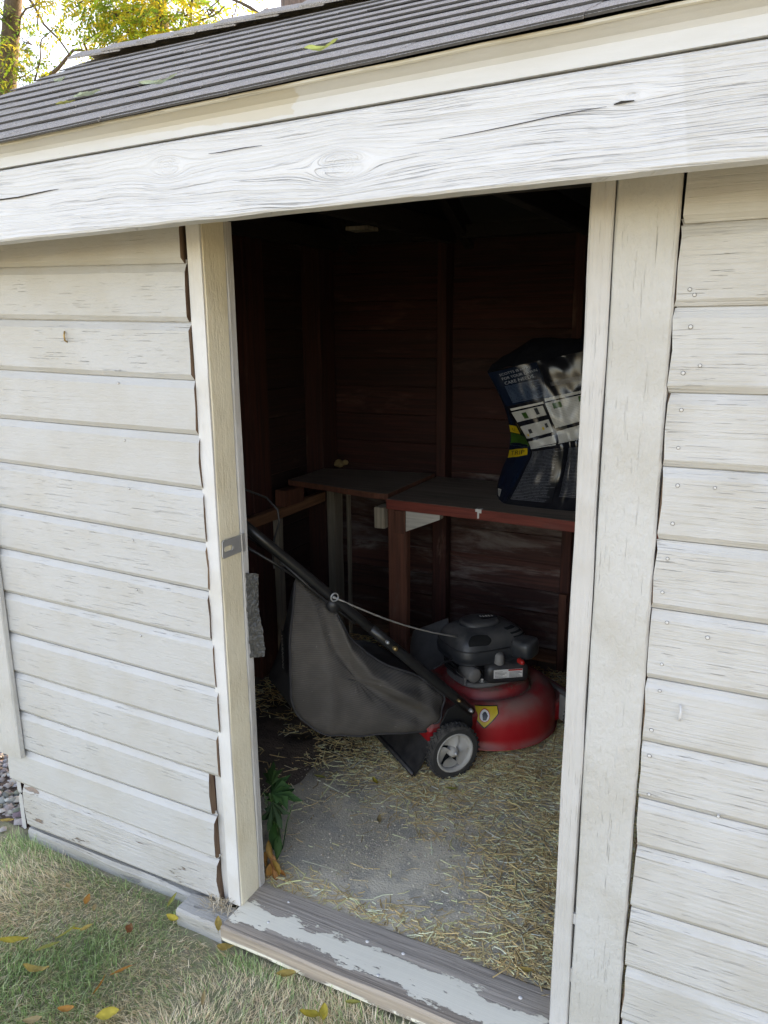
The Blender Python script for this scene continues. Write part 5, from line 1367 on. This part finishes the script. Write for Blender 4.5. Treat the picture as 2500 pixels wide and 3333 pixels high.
# gravel by the left corner of the shed
def make_gravel(n):
    P = np.stack([RNG.uniform(-3.3, -2.06, n), RNG.uniform(-0.02, 2.4, n)], 1)
    P = P[(P[:, 1] > 0.02 + 0.05 * vnoise(P, 7, 5)) | (RNG.random(n) < 0.05)]; n = len(P)
    r = np.exp(RNG.normal(math.log(0.011), 0.35, n)).clip(0.005, 0.024)
    oc = np.array([(1, 0, 0), (0, 1, 0), (-1, 0, 0), (0, -1, 0), (0, 0, 1), (0, 0, -1), (.62, .62, .5), (-.62, .62, .5), (-.62, -.62, .5), (.62, -.62, .5)])
    V = np.zeros((n, 10, 3)); an = RNG.uniform(0, 6.28, n); ca, sa = np.cos(an), np.sin(an); ex = RNG.uniform(0.7, 1.3, (n, 3))
    gz = 0.04 + RNG.random(n) * 0.018
    for k in range(10):
        x, y, z = oc[k]; j = RNG.uniform(0.8, 1.2, n)
        V[:, k, 0] = P[:, 0] + (x * ex[:, 0] * ca - y * ex[:, 1] * sa) * r * j; V[:, k, 1] = P[:, 1] + (x * ex[:, 0] * sa + y * ex[:, 1] * ca) * r * j; V[:, k, 2] = gz + z * ex[:, 2] * r * 0.7 * j
    b = np.arange(n)[:, None] * 10
    tri = [(0, 1, 6), (1, 4, 6), (4, 0, 6), (1, 2, 7), (2, 4, 7), (4, 1, 7), (2, 3, 8), (3, 4, 8), (4, 2, 8), (3, 0, 9), (0, 4, 9), (4, 3, 9)]
    F = np.concatenate([b + np.array([t]) for t in tri], 0)
    c = np.array([(0.30, 0.28, 0.255)]) * RNG.uniform(0.5, 1.5, (n, 1)) + RNG.normal(0, 0.012, (n, 3))
    return link_np('gravel', V.reshape(-1, 3), F, np.clip(c, 0.02, 1), MAT['stone'], 'grey gravel beside the left corner of the shed', 10)
make_gravel(13000)
m = MB().grid(lambda u, v: (-3.3 + 1.22 * u, 0.03 + 2.4 * v, 0.042 + 0.004 * fnoise(u * 8, v * 12, 1.0)), 12, 16)
o = build('gravel_bed', m, MAT['soil'], None, True); tag(o, 'dark earth under the gravel strip', None, None, 'structure')

# ------------------------------------------------------------------ fallen leaves, each its own object
def leaf_mesh(L_, W_, curl, fold, twist, col, seed, mat='fallen', stem=True, lobes=0):
    rnd = random.Random(seed); nu, nv = 4, 9; V = []; F = []; C = []
    for j in range(nv + 1):
        t = j / nv; wd = W_ * (math.sin(math.pi * min(1, t * 0.97 + 0.015)) ** 0.75) * (1 - 0.25 * t)
        if lobes: wd *= 0.72 + 0.28 * abs(math.sin(t * math.pi * lobes))
        for i in range(nu + 1):
            s_ = 2 * i / nu - 1
            x = s_ * wd * 0.5 * math.cos(fold * abs(s_)) ; y = t * L_
            z = abs(s_) * wd * 0.5 * math.sin(fold) + curl * L_ * (t - 0.5) ** 2 + 0.05 * W_ * rnd.uniform(-1, 1)
            an = twist * (t - 0.5); x, z = x * math.cos(an) - z * math.sin(an), x * math.sin(an) + z * math.cos(an)
            V.append((x, y - L_ / 2, z)); k = rnd.uniform(0.8, 1.15) * (0.85 if abs(s_) > 0.9 else 1.0) * (1.12 if i == nu // 2 else 1)
            C.append((col[0] * k, col[1] * k, col[2] * k, 1))
    for j in range(nv):
        for i in range(nu):
            a = j * (nu + 1) + i; F.append((a, a + 1, a + nu + 2, a + nu + 1))
    if stem:
        b = len(V); w_ = W_ * 0.03
        V += [(-w_, -L_ / 2 + 0.002, 0.0), (w_, -L_ / 2 + 0.002, 0.0), (w_ * 0.6, -L_ * 0.5 - L_ * 0.22, curl * L_ * 0.4), (-w_ * 0.6, -L_ * 0.5 - L_ * 0.22, curl * L_ * 0.4)]
        F.append((b, b + 1, b + 2, b + 3)); C += [(col[0] * 0.6, col[1] * 0.5, col[2] * 0.5, 1)] * 4
    me = bpy.data.meshes.new('leaf'); me.from_pydata(V, [], F); me.polygons.foreach_set('use_smooth', [True] * len(F))
    ca = me.color_attributes.new('Col', 'FLOAT_COLOR', 'POINT'); ca.data.foreach_set('color', np.array(C, dtype=np.float32).ravel())
    me.materials.append(MAT[mat]); me.update()
    return me
def fallen(x, y, z, ang, L_, W_, col, label, group, curl=0.5, fold=0.3, twist=0.3, rx=0.0, ry=0.0, pitch=0.0):
    seed = int(abs(x * 1000) + abs(y * 777)); me = leaf_mesh(L_, W_, curl, fold, twist, col, seed)
    o = bpy.data.objects.new('fallen_leaf', me); COL.objects.link(o)
    o.location = (x, y, z); o.rotation_euler = (rx + pitch, ry, ang)
    return tag(o, label, 'leaf', group)
YEL, OLV, ORG, TAN, RST, OCH, PAL = (0.52, 0.40, 0.06), (0.34, 0.32, 0.08), (0.46, 0.21, 0.05), (0.40, 0.29, 0.14), (0.26, 0.10, 0.04), (0.44, 0.31, 0.09), (0.42, 0.47, 0.30)
GL = 'fallen leaves on the lawn'; lz = 0.066
for (x, y, a, L_, W_, c, lb, cu, fo, tw) in [
    (-1.677, -.334, 2.3, .075, .034, YEL, 'yellow leaf on the grass at the left edge of the photo', .4, .4, .5),
    (-1.575, -.307, 2.4, .062, .024, OLV, 'dull olive leaf on the grass right of the left-edge yellow leaf', .2, .5, .3),
    (-1.57, -.251, 2.7, .058, .014, OLV, 'narrow olive curled leaf just below a thin yellow leaf', .6, .9, .6),
    (-1.561, -.229, 2.0, .034, .010, YEL, 'thin rolled yellow leaf lying flat on tan grass', .2, 1.0, .2),
    (-1.538, -.214, 2.7, .034, .016, OCH, 'small ochre leaf touching the thin rolled yellow leaf', .4, .5, .4),
    (-1.539, -.376, 1.9, .066, .032, OCH, 'large tan-gold curled leaf low on the left of the lawn', 1.0, .5, .5),
    (-1.619, -.136, .5, .040, .022, ORG, 'bright orange leaf standing in the grass near the wall', .5, .4, .4),
    (-1.575, -.149, .6, .034, .017, TAN, 'pale brown leaf touching the bright orange leaf', .3, .6, .3),
    (-1.713, -.119, 1.2, .024, .016, TAN, 'small brown leaf in the tan grass nearest the left wall', .5, .4, .3),
    (-1.428, -.167, .2, .032, .030, RST, 'rust red crumpled leaf in the middle of the lawn', 1.0, .6, 1.0),
    (-1.40, -.028, .1, .048, .015, OLV, 'upright yellow-green leaf against the foundation timber', .2, .5, .3),
    (-1.349, -.082, 1.5, .040, .024, YEL, 'yellow leaf beside the grey end of the sill timber', .8, .4, .4),
    (-1.153, -.103, 2.0, .042, .036, OCH, 'ragged gold leaf against the front of the door sill', .9, .3, .8),
    (-1.201, -.069, .7, .044, .024, OCH, 'ochre leaf where the sill and its grey end timber meet', .3, .4, .3),
    (-1.344, -.279, 2.5, .058, .015, ORG, 'long thin orange-tan leaf lying on green grass', .2, .9, .3),
    (-1.357, -.336, .2, .060, .011, ORG, 'rolled brown leaf standing on end in the grass', .4, 1.1, .5),
    (-1.376, -.422, 2.0, .040, .022, ORG, 'orange curled leaf near the bottom edge of the lawn', .9, .5, .4),
    (-1.278, -.387, 2.2, .056, .034, YEL, 'broad yellow leaf at the bottom edge of the lawn', .3, .3, .3),
    (-1.102, -.25, .5, .042, .016, TAN, 'dull tan leaf half sunk in grass below the door sill', .3, .7, .3),
    (-1.421, -.48, 2.0, .046, .026, TAN, 'pale tan leaf cut by the bottom edge of the photo', .8, .5, .4),
    (-.964, -.101, 2.2, .05, .024, OCH, 'gold leaf by the sill front where the paint is flaked', .5, .4, .4),
    (-2.144, .01, 2.0, .050, .022, OCH, 'mustard leaf on the gravel at the shed corner', .4, .5, .4),
    (-.843, -.175, 2.0, .060, .030, YEL, 'yellow leaf lying flat below the middle of the sill', .5, .4, .4),
    (-.820, -.154, .4, .042, .026, YEL, 'upright yellow leaf next to the flat one below the sill', .3, .3, .3),
    (-.772, -.10, 1.9, .038, .016, OLV, 'olive leaf tucked under the front of the door sill', .3, .5, .3)]:
    fallen(x, y, lz + (0.03 if y > -0.09 and -1.3 < x < -0.1 else 0), a, L_, W_, c, lb, GL, cu, fo, tw, random.uniform(-.25, .25), random.uniform(-.3, .3))
GF = 'leaves on the shed floor'
for (x, y, a, c, lb) in [(-1.128, .704, .8, YEL, 'small yellow leaf on the bare floor left of the mower wheel'), (-.87, .78, 1.9, OLV, 'olive leaf lying in straw in front of the mower wheel'), (-1.316, .641, 1.6, OLV, 'dull olive leaf on dusty floor below the grass bag'), (-1.016, .518, .4, TAN, 'curled tan leaf in the middle of the floor'), (-.42, .142, 1.8, OCH, 'dry gold leaf in straw beside the right door jamb')]:
    fallen(x, y, FZ + 0.014, a, .045, .02, c, lb, GF, .5, .5, .4)
GRF = 'leaves on the roof'
pit = math.atan2(RIDGE_Z - EAVE_Z, RIDGE_Y - EAVE_Y)
for (x, y, a, L_, W_, c, lb, cu, tw) in [(-1.93, .34, 0.2, .060, .034, PAL, 'small pale leaf high on the left of the shingles', .3, .4), (-1.40, -.075, -1.25, .066, .030, PAL, 'pale green curled leaf on the lower left shingles', .3, .7), (-1.42, -.120, -1.5, .055, .020, OLV, 'narrow olive leaf under the pale curled leaf on the roof', .2, .3),
        (-1.135, -.145, -1.25, .080, .026, PAL, 'long pale leaf pointing up the lower shingles', .5, .5), (-.735, -.195, -1.2, .056, .024, (0.5, 0.55, 0.16), 'yellow-green leaf curled over the shingle edge above the doorway', .9, 1.3)]:
    o = fallen(x, y, 0, 0, L_, W_, c, lb, GRF, cu, .5, tw)
    o.matrix_world = Matrix.Translation((x, y, roof_z(x, y) + 0.032)) @ Matrix.Rotation(pit, 4, 'X') @ Matrix.Rotation(a, 4, 'Z')

# ------------------------------------------------------------------ weeds at the left jamb
def star_leaf(L_, col, seed):
    rnd = random.Random(seed); V = [(0, -L_ * 0.35, 0)]; C = []; tips = [(-1.95, 0.55), (-1.0, 0.85), (0.0, 1.1), (1.0, 0.85), (1.95, 0.55)]
    out = []
    for i, (a, l_) in enumerate(tips):
        l_ *= L_ * 0.62 * rnd.uniform(0.9, 1.1)
        if i > 0:
            am = (a + tips[i - 1][0]) / 2; out.append((am, L_ * 0.24, 0.012 * L_ / 0.1))
        for da, fl in ((-0.24, 0.62), (0.0, 1.0), (0.24, 0.62)): out.append((a + da * (1.0 if fl < 1 else 0), l_ * fl, -0.22 * l_ * fl))
    for (a, q, z) in out: V.append((math.sin(a) * q, math.cos(a) * q, z + rnd.uniform(-.004, .004)))
    F = [(0, i, i + 1) for i in range(1, len(V) - 1)]
    for i in range(len(V)): k = rnd.uniform(0.8, 1.2) * (1.25 if i == 0 else 1); C.append((col[0] * k, col[1] * k, col[2] * k, 1))
    F = [tuple(reversed(f)) for f in F]
    me = bpy.data.meshes.new('leaf'); me.from_pydata(V, [], F)
    ca = me.color_attributes.new('Col', 'FLOAT_COLOR', 'POINT'); ca.data.foreach_set('color', np.array(C, dtype=np.float32).ravel())
    me.materials.append(MAT['weed']); me.update(); return me
def plant(name, base, leaves, col, label, cat, mat='weed', lobes=0, fold=0.25):
    e = empty(name, base, label, cat)
    for k, (tip, L_, W_, az, pit_) in enumerate(leaves):
        me = leaf_mesh(L_, W_, -0.35, fold, 0.2, tuple(c * random.uniform(0.8, 1.2) for c in col), 300 + k + int(base[0] * 100), mat, False, 0)
        if lobes and W_ > 0.045: me = star_leaf(L_ * 0.75, tuple(c * random.uniform(0.7, 1.2) for c in col), 300 + k)
        o = bpy.data.objects.new('leaf', me); COL.objects.link(o); o.parent = e
        o.location = Vector(tip) - Vector(base); o.rotation_euler = (pit_, random.uniform(-.3, .3), az)
        d = Vector((math.sin(-az) * math.cos(pit_), math.cos(az) * math.cos(pit_), math.sin(pit_)))
        st = Vector(tip) - d * L_ * 0.48
        mid = Vector(base).lerp(st, 0.5) + Vector((0, 0, 0.02))
        m = MB().tube([base, mid, st], [0.0022, 0.0018, 0.0012], 6)
        build('stem', m, MAT['baggreen'] if mat == 'weed' else MAT['browny'], e, True)
    return e
plant('green_weed', (-1.225, 0.27, FZ), [((-1.195, .22, .345), .115, .070, -0.3, 0.5), ((-1.165, .20, .335), .120, .062, -1.25, -0.1), ((-1.185, .19, .285), .110, .050, -2.2, -0.7), ((-1.205, .20, .260), .105, .048, -2.7, -0.9), ((-1.215, .22, .37), .10, .055, 0.4, 0.6), ((-1.21, .21, .175), .085, .036, -2.9, -1.1), ((-1.205, .23, .30), .11, .06, 1.6, 0.2), ((-1.19, .20, .155), .07, .03, -2.3, -1.0)],
      (0.030, 0.085, 0.022), 'dark green lobed weed growing behind the left door jamb', 'weed', 'weed', 3)
plant('withered_plant', (-1.205, 0.19, FZ), [((-1.195, .165, .165), .055, .026, -2.6, -1.0), ((-1.180, .160, .135), .052, .026, -2.2, -1.1), ((-1.165, .155, .125), .05, .024, -1.9, -0.9), ((-1.19, .155, .105), .05, .028, -2.9, -1.2), ((-1.17, .15, .10), .048, .022, -2.0, -1.2), ((-1.155, .16, .108), .04, .02, -1.2, -0.6), ((-1.2, .16, .145), .05, .03, 2.9, -1.0)],
      (0.40, 0.20, 0.055), 'withered orange-brown leaves hanging at the foot of the left jamb', 'plant', 'fallen', 0, 0.6)

# small tuft of dead grass caught at the foot of the left jamb
trn = random.Random(71); V = []; F = []; C = []
for k in range(110):
    p = Vector((-1.235 + trn.gauss(0, 0.022), -0.012 + trn.gauss(0, 0.012), 0.094)); a = trn.uniform(0, 6.28); l_ = trn.uniform(0.015, 0.05); up_ = trn.uniform(0.0, 0.7)
    d = Vector((math.cos(a), math.sin(a) * 0.7 - 0.2, up_)).normalized() * l_; q = Vector((-math.sin(a), math.cos(a), 0)) * 0.0009
    b = len(V); mid = p + d * 0.5 + Vector((0, 0, 0.006)); e = p + d; e.z = max(e.z - 0.004, 0.094)
    V += [p - q, p + q, mid + q, mid - q, e]; F += [(b, b + 1, b + 2, b + 3), (b + 3, b + 2, b + 4)]
    c = trn.choice([(0.50, 0.42, 0.30), (0.40, 0.31, 0.20), (0.58, 0.50, 0.38)]); C += [(*c, 1)] * 5
me = bpy.data.meshes.new('dry_grass_tuft'); me.from_pydata([tuple(v) for v in V], [], F)
ca = me.color_attributes.new('Col', 'FLOAT_COLOR', 'POINT'); ca.data.foreach_set('color', np.array(C, dtype=np.float32).ravel())
me.materials.append(MAT['straw']); me.update(); o = bpy.data.objects.new('dry_grass_tuft', me); COL.objects.link(o)
tag(o, 'tuft of dead grass strands at the foot of the left jamb', 'grass tuft')

# ------------------------------------------------------------------ pole and trees behind
m = MB(); rings = []
for k in range(14):
    z = 0.0 + 0.55 * k
    ring = []
    for q in range(28):
        a = 2 * math.pi * q / 28; r = 0.172 - 0.0025 * k + 0.006 * fnoise(math.cos(a) * 5, math.sin(a) * 5, z * 0.3) - (0.012 if q in (3, 17, 20) else 0)
        ring.append((-2.72 + r * math.cos(a), 2.98 + r * math.sin(a), z))
    rings.append(ring)
m.loft(rings); o = build('wooden_pole', m, MAT['pole']); tag(o, 'weathered grey-brown wooden pole behind the roof ridge', 'pole')

def limb(m, p0, p1, r0, r1, wob, seed, n=9):
    pts = []
    for k in range(n + 1):
        t = k / n; p = Vector(p0).lerp(Vector(p1), t)
        p += Vector((fnoise(t * 3, seed, 1), fnoise(t * 3, seed, 5), fnoise(t * 3, seed, 9))) * wob * math.sin(math.pi * t)
        pts.append(p)
    m.tube(pts, [r0 + (r1 - r0) * k / n for k in range(n + 1)], 8)
    return pts
def crown(name, fronds, parent, pal, leaf_l=0.074):
    """compound leaves: a drooping stalk with paired leaflets"""
    V = []; F = []; C = []
    rnd = random.Random(len(fronds) + 5)
    for (p, d, L_) in fronds:
        p = Vector(p); d = Vector(d).normalized(); side = d.cross(Vector((0, 0, 1)))
        if side.length < 0.1: side = Vector((1, 0, 0))
        side.normalize(); col = rnd.choice(pal); kk = rnd.uniform(0.7, 1.25)
        n = rnd.randint(5, 8); roll = rnd.uniform(-0.9, 0.9); upv = side.cross(d); side = (side * math.cos(roll) + upv * math.sin(roll)).normalized()
        for j in range(n):
            t = (j + 0.6) / n; q = p + d * L_ * t + Vector((0, 0, -0.38 * L_ * t * t))
            for s_ in (-1, 1):
                if rnd.random() < 0.07: continue
                ld = (side * s_ * 0.85 + d * 0.45 + Vector((0, 0, -0.35 + rnd.uniform(-.2, .2)))).normalized()
                ll = leaf_l * (1.05 - 0.5 * abs(t - 0.45)) * rnd.uniform(0.8, 1.2); wn_ = ld.cross(Vector((rnd.uniform(-.4, .4), rnd.uniform(-.4, .4), 1))).normalized() * ll * 0.20
                b = len(V); V += [q, q + ld * ll * 0.4 + wn_, q + ld * ll, q + ld * ll * 0.4 - wn_]; F.append((b, b + 1, b + 2, b + 3))
                c = tuple(col[i] * kk * rnd.uniform(0.85, 1.15) for i in range(3)); C += [(*c, 1)] * 4
        b = len(V); e = Vector((0, 0, -0.38 * L_)); w_ = side * 0.003
        V += [p - w_, p + w_, p + d * L_ * 0.5 + e * 0.25 + w_, p + d * L_ * 0.5 + e * 0.25 - w_, p + d * L_ + e]
        F += [(b, b + 1, b + 2, b + 3)]; F.append((b + 3, b + 2, b + 4)); C += [(0.2, 0.17, 0.04, 1)] * 5
    me = bpy.data.meshes.new(name); me.from_pydata([tuple(v) for v in V], [], F)
    ca = me.color_attributes.new('Col', 'FLOAT_COLOR', 'POINT'); ca.data.foreach_set('color', np.array(C, dtype=np.float32).ravel())
    me.materials.append(MAT['leaf']); me.update()
    o = bpy.data.objects.new(name, me); COL.objects.link(o); o.parent = parent; o.location = -Vector(WORLD[parent.name])
    return o
def clump(fr, tips, n, spread, rnd, L_=(0.18, 0.34)):
    for _ in range(n):
        c = Vector(rnd.choice(tips)); p = c + Vector((rnd.gauss(0, spread), rnd.gauss(0, spread), rnd.gauss(0, spread * 0.7)))
        d = (p - c + Vector((rnd.gauss(0, .2), rnd.gauss(0, .2), rnd.gauss(0.03, .1))))
        fr.append((p, d, rnd.uniform(*L_)))
YG = [(0.36, 0.44, 0.05), (0.26, 0.38, 0.05), (0.46, 0.44, 0.05), (0.18, 0.30, 0.05), (0.56, 0.46, 0.05)]
GG = [(0.14, 0.22, 0.05), (0.20, 0.28, 0.06), (0.10, 0.17, 0.045), (0.36, 0.36, 0.07)]
def tree(name, base, label, trunk_pts, limbs, clumps, pal, seed):
    e = empty(name, base, label, 'tree', 'trees behind the shed'); rnd = random.Random(seed)
    m = MB(); pts = [Vector(p) for p, r in trunk_pts]; m.tube(pts, [r for p, r in trunk_pts], 12)
    build('trunk', m, MAT['bark'], e, True)
    m = MB()
    for k, (a, b, r0, r1, wob) in enumerate(limbs): limb(m, a, b, r0, r1, wob, seed + k * 1.7)
    # twigs at the clumps
    for (c, n, sp) in clumps:
        for _ in range(max(2, n // 22)):
            q = Vector(c) + Vector((rnd.gauss(0, sp), rnd.gauss(0, sp), rnd.gauss(0, sp * .7)))
            limb(m, c, q, 0.010, 0.003, 0.12, rnd.random() * 50, 5)
    o = build('limbs', m, MAT['bark'], e, True)
    fr = []
    for (c, n, sp) in clumps: clump(fr, [c], int(n * (1.35 if c[2] < 6.0 else 1.1)), sp * 1.08, rnd)
    crown('crown', fr, e, pal)
    return e
# dark trunk leaning at the far left
tree('leaning_tree', (-9.75, 6.2, 0.0), 'tree with a dark leaning trunk at the left edge of the photo', [((-9.85, 6.2, 0.0), 0.17), ((-9.55, 6.2, 2.5), 0.15), ((-9.2, 6.1, 4.6), 0.12), ((-8.75, 6.0, 5.6), 0.10), ((-8.1, 6.0, 7.5), 0.08)],
     [((-9.15, 6.1, 4.3), (-7.85, 6.0, 4.86), 0.045, 0.016, .15), ((-8.7, 6.0, 5.75), (-7.9, 6.0, 4.8), 0.020, 0.010, .05), ((-9.0, 6.0, 5.0), (-8.3, 6.0, 5.5), 0.022, 0.006, .15), ((-8.5, 6, 6.8), (-7.2, 6.5, 8.4), 0.06, 0.01, .3), ((-8.6, 6, 6.4), (-9.8, 5.4, 8.2), 0.06, 0.01, .3), ((-8.3, 6, 7.5), (-8.4, 6.2, 9.2), 0.09, 0.01, .3),
      ((-8.55, 6.0, 4.62), (-8.1, 6.0, 5.35), 0.012, 0.004, .1), ((-8.4, 6.0, 5.2), (-8.2, 6.0, 5.75), 0.010, 0.004, .1), ((-7.85, 6.0, 4.86), (-7.2, 6.0, 5.0), 0.016, 0.005, .15)],
     [((-9.05, 5.9, 5.15), 34, 0.20), ((-8.55, 5.9, 4.98), 20, 0.15), ((-8.9, 5.9, 4.62), 70, 0.22), ((-8.6, 5.95, 4.55), 24, 0.15), ((-9.2, 5.9, 5.6), 40, 0.3), ((-7.2, 6.5, 8.4), 140, .7), ((-9.8, 5.4, 8.2), 140, .7), ((-8.4, 6.2, 9.2), 160, .8), ((-10.2, 6, 6.6), 120, .7)], GG + YG[:3], 5)
tree('sumac_tree', (-7.0, 6.9, 0.0), 'yellow-green feathery tree glowing in backlight over the roof', [((-7.0, 6.9, 0.0), 0.20), ((-7.05, 6.8, 3.0), 0.16), ((-7.1, 6.7, 5.2), 0.10), ((-7.1, 6.6, 7.5), 0.06)],
     [((-7.05, 6.7, 4.0), (-6.1, 6.1, 5.2), 0.05, 0.012, .2), ((-7.1, 6.7, 4.6), (-7.6, 6.1, 5.4), 0.04, 0.012, .2), ((-6.4, 6.3, 4.9), (-5.6, 6.0, 4.95), 0.016, 0.005, .15), ((-6.6, 6.3, 4.5), (-6.1, 6.1, 5.7), 0.02, 0.006, .1), ((-7.1, 6.6, 6.5), (-6.2, 6.3, 7.6), 0.04, 0.01, .3), ((-7.1, 6.6, 6.7), (-8.0, 6.4, 7.7), 0.04, 0.01, .3)],
     [((-7.55, 6.0, 5.35), 75, 0.24), ((-7.15, 6.0, 5.15), 110, 0.26), ((-6.75, 6.0, 4.98), 120, 0.24), ((-6.95, 6.1, 4.72), 120, 0.22), ((-6.45, 6.0, 5.0), 70, 0.20), ((-6.1, 6.0, 4.95), 22, 0.16), ((-5.75, 6.0, 4.93), 14, 0.13), ((-6.3, 6.0, 5.4), 40, 0.25), ((-7.2, 6.3, 5.9), 120, .45), ((-6.2, 6.3, 7.6), 150, .7), ((-8.0, 6.4, 7.7), 120, .6), ((-7.1, 6.5, 8.2), 150, .7)], YG, 8)
tree('bare_tree', (-5.05, 6.7, 0.0), 'sparse tree with a thin forked limb beside the wooden pole', [((-5.05, 6.7, 0.0), 0.17), ((-5.0, 6.6, 2.8), 0.14), ((-4.98, 6.5, 4.9), 0.12), ((-5.0, 6.5, 7.0), 0.08)],
     [((-4.98, 6.5, 4.78), (-5.75, 6.2, 5.12), 0.035, 0.010, .10), ((-5.3, 6.35, 4.98), (-5.5, 6.2, 4.72), 0.010, 0.004, .1), ((-5.75, 6.2, 5.12), (-6.1, 6.2, 4.95), 0.010, 0.004, .1), ((-5.6, 6.2, 5.05), (-5.75, 6.2, 4.72), 0.008, 0.003, .1), ((-5.0, 6.5, 6.5), (-4.2, 6.3, 7.8), 0.04, 0.01, .3), ((-5.0, 6.5, 6.2), (-5.9, 6.3, 7.4), 0.04, 0.01, .3)],
     [((-5.35, 6.2, 5.12), 5, 0.12), ((-4.2, 6.3, 7.8), 120, .6), ((-5.9, 6.3, 7.4), 100, .5), ((-5.0, 6.5, 8.0), 130, .7)], YG, 13)
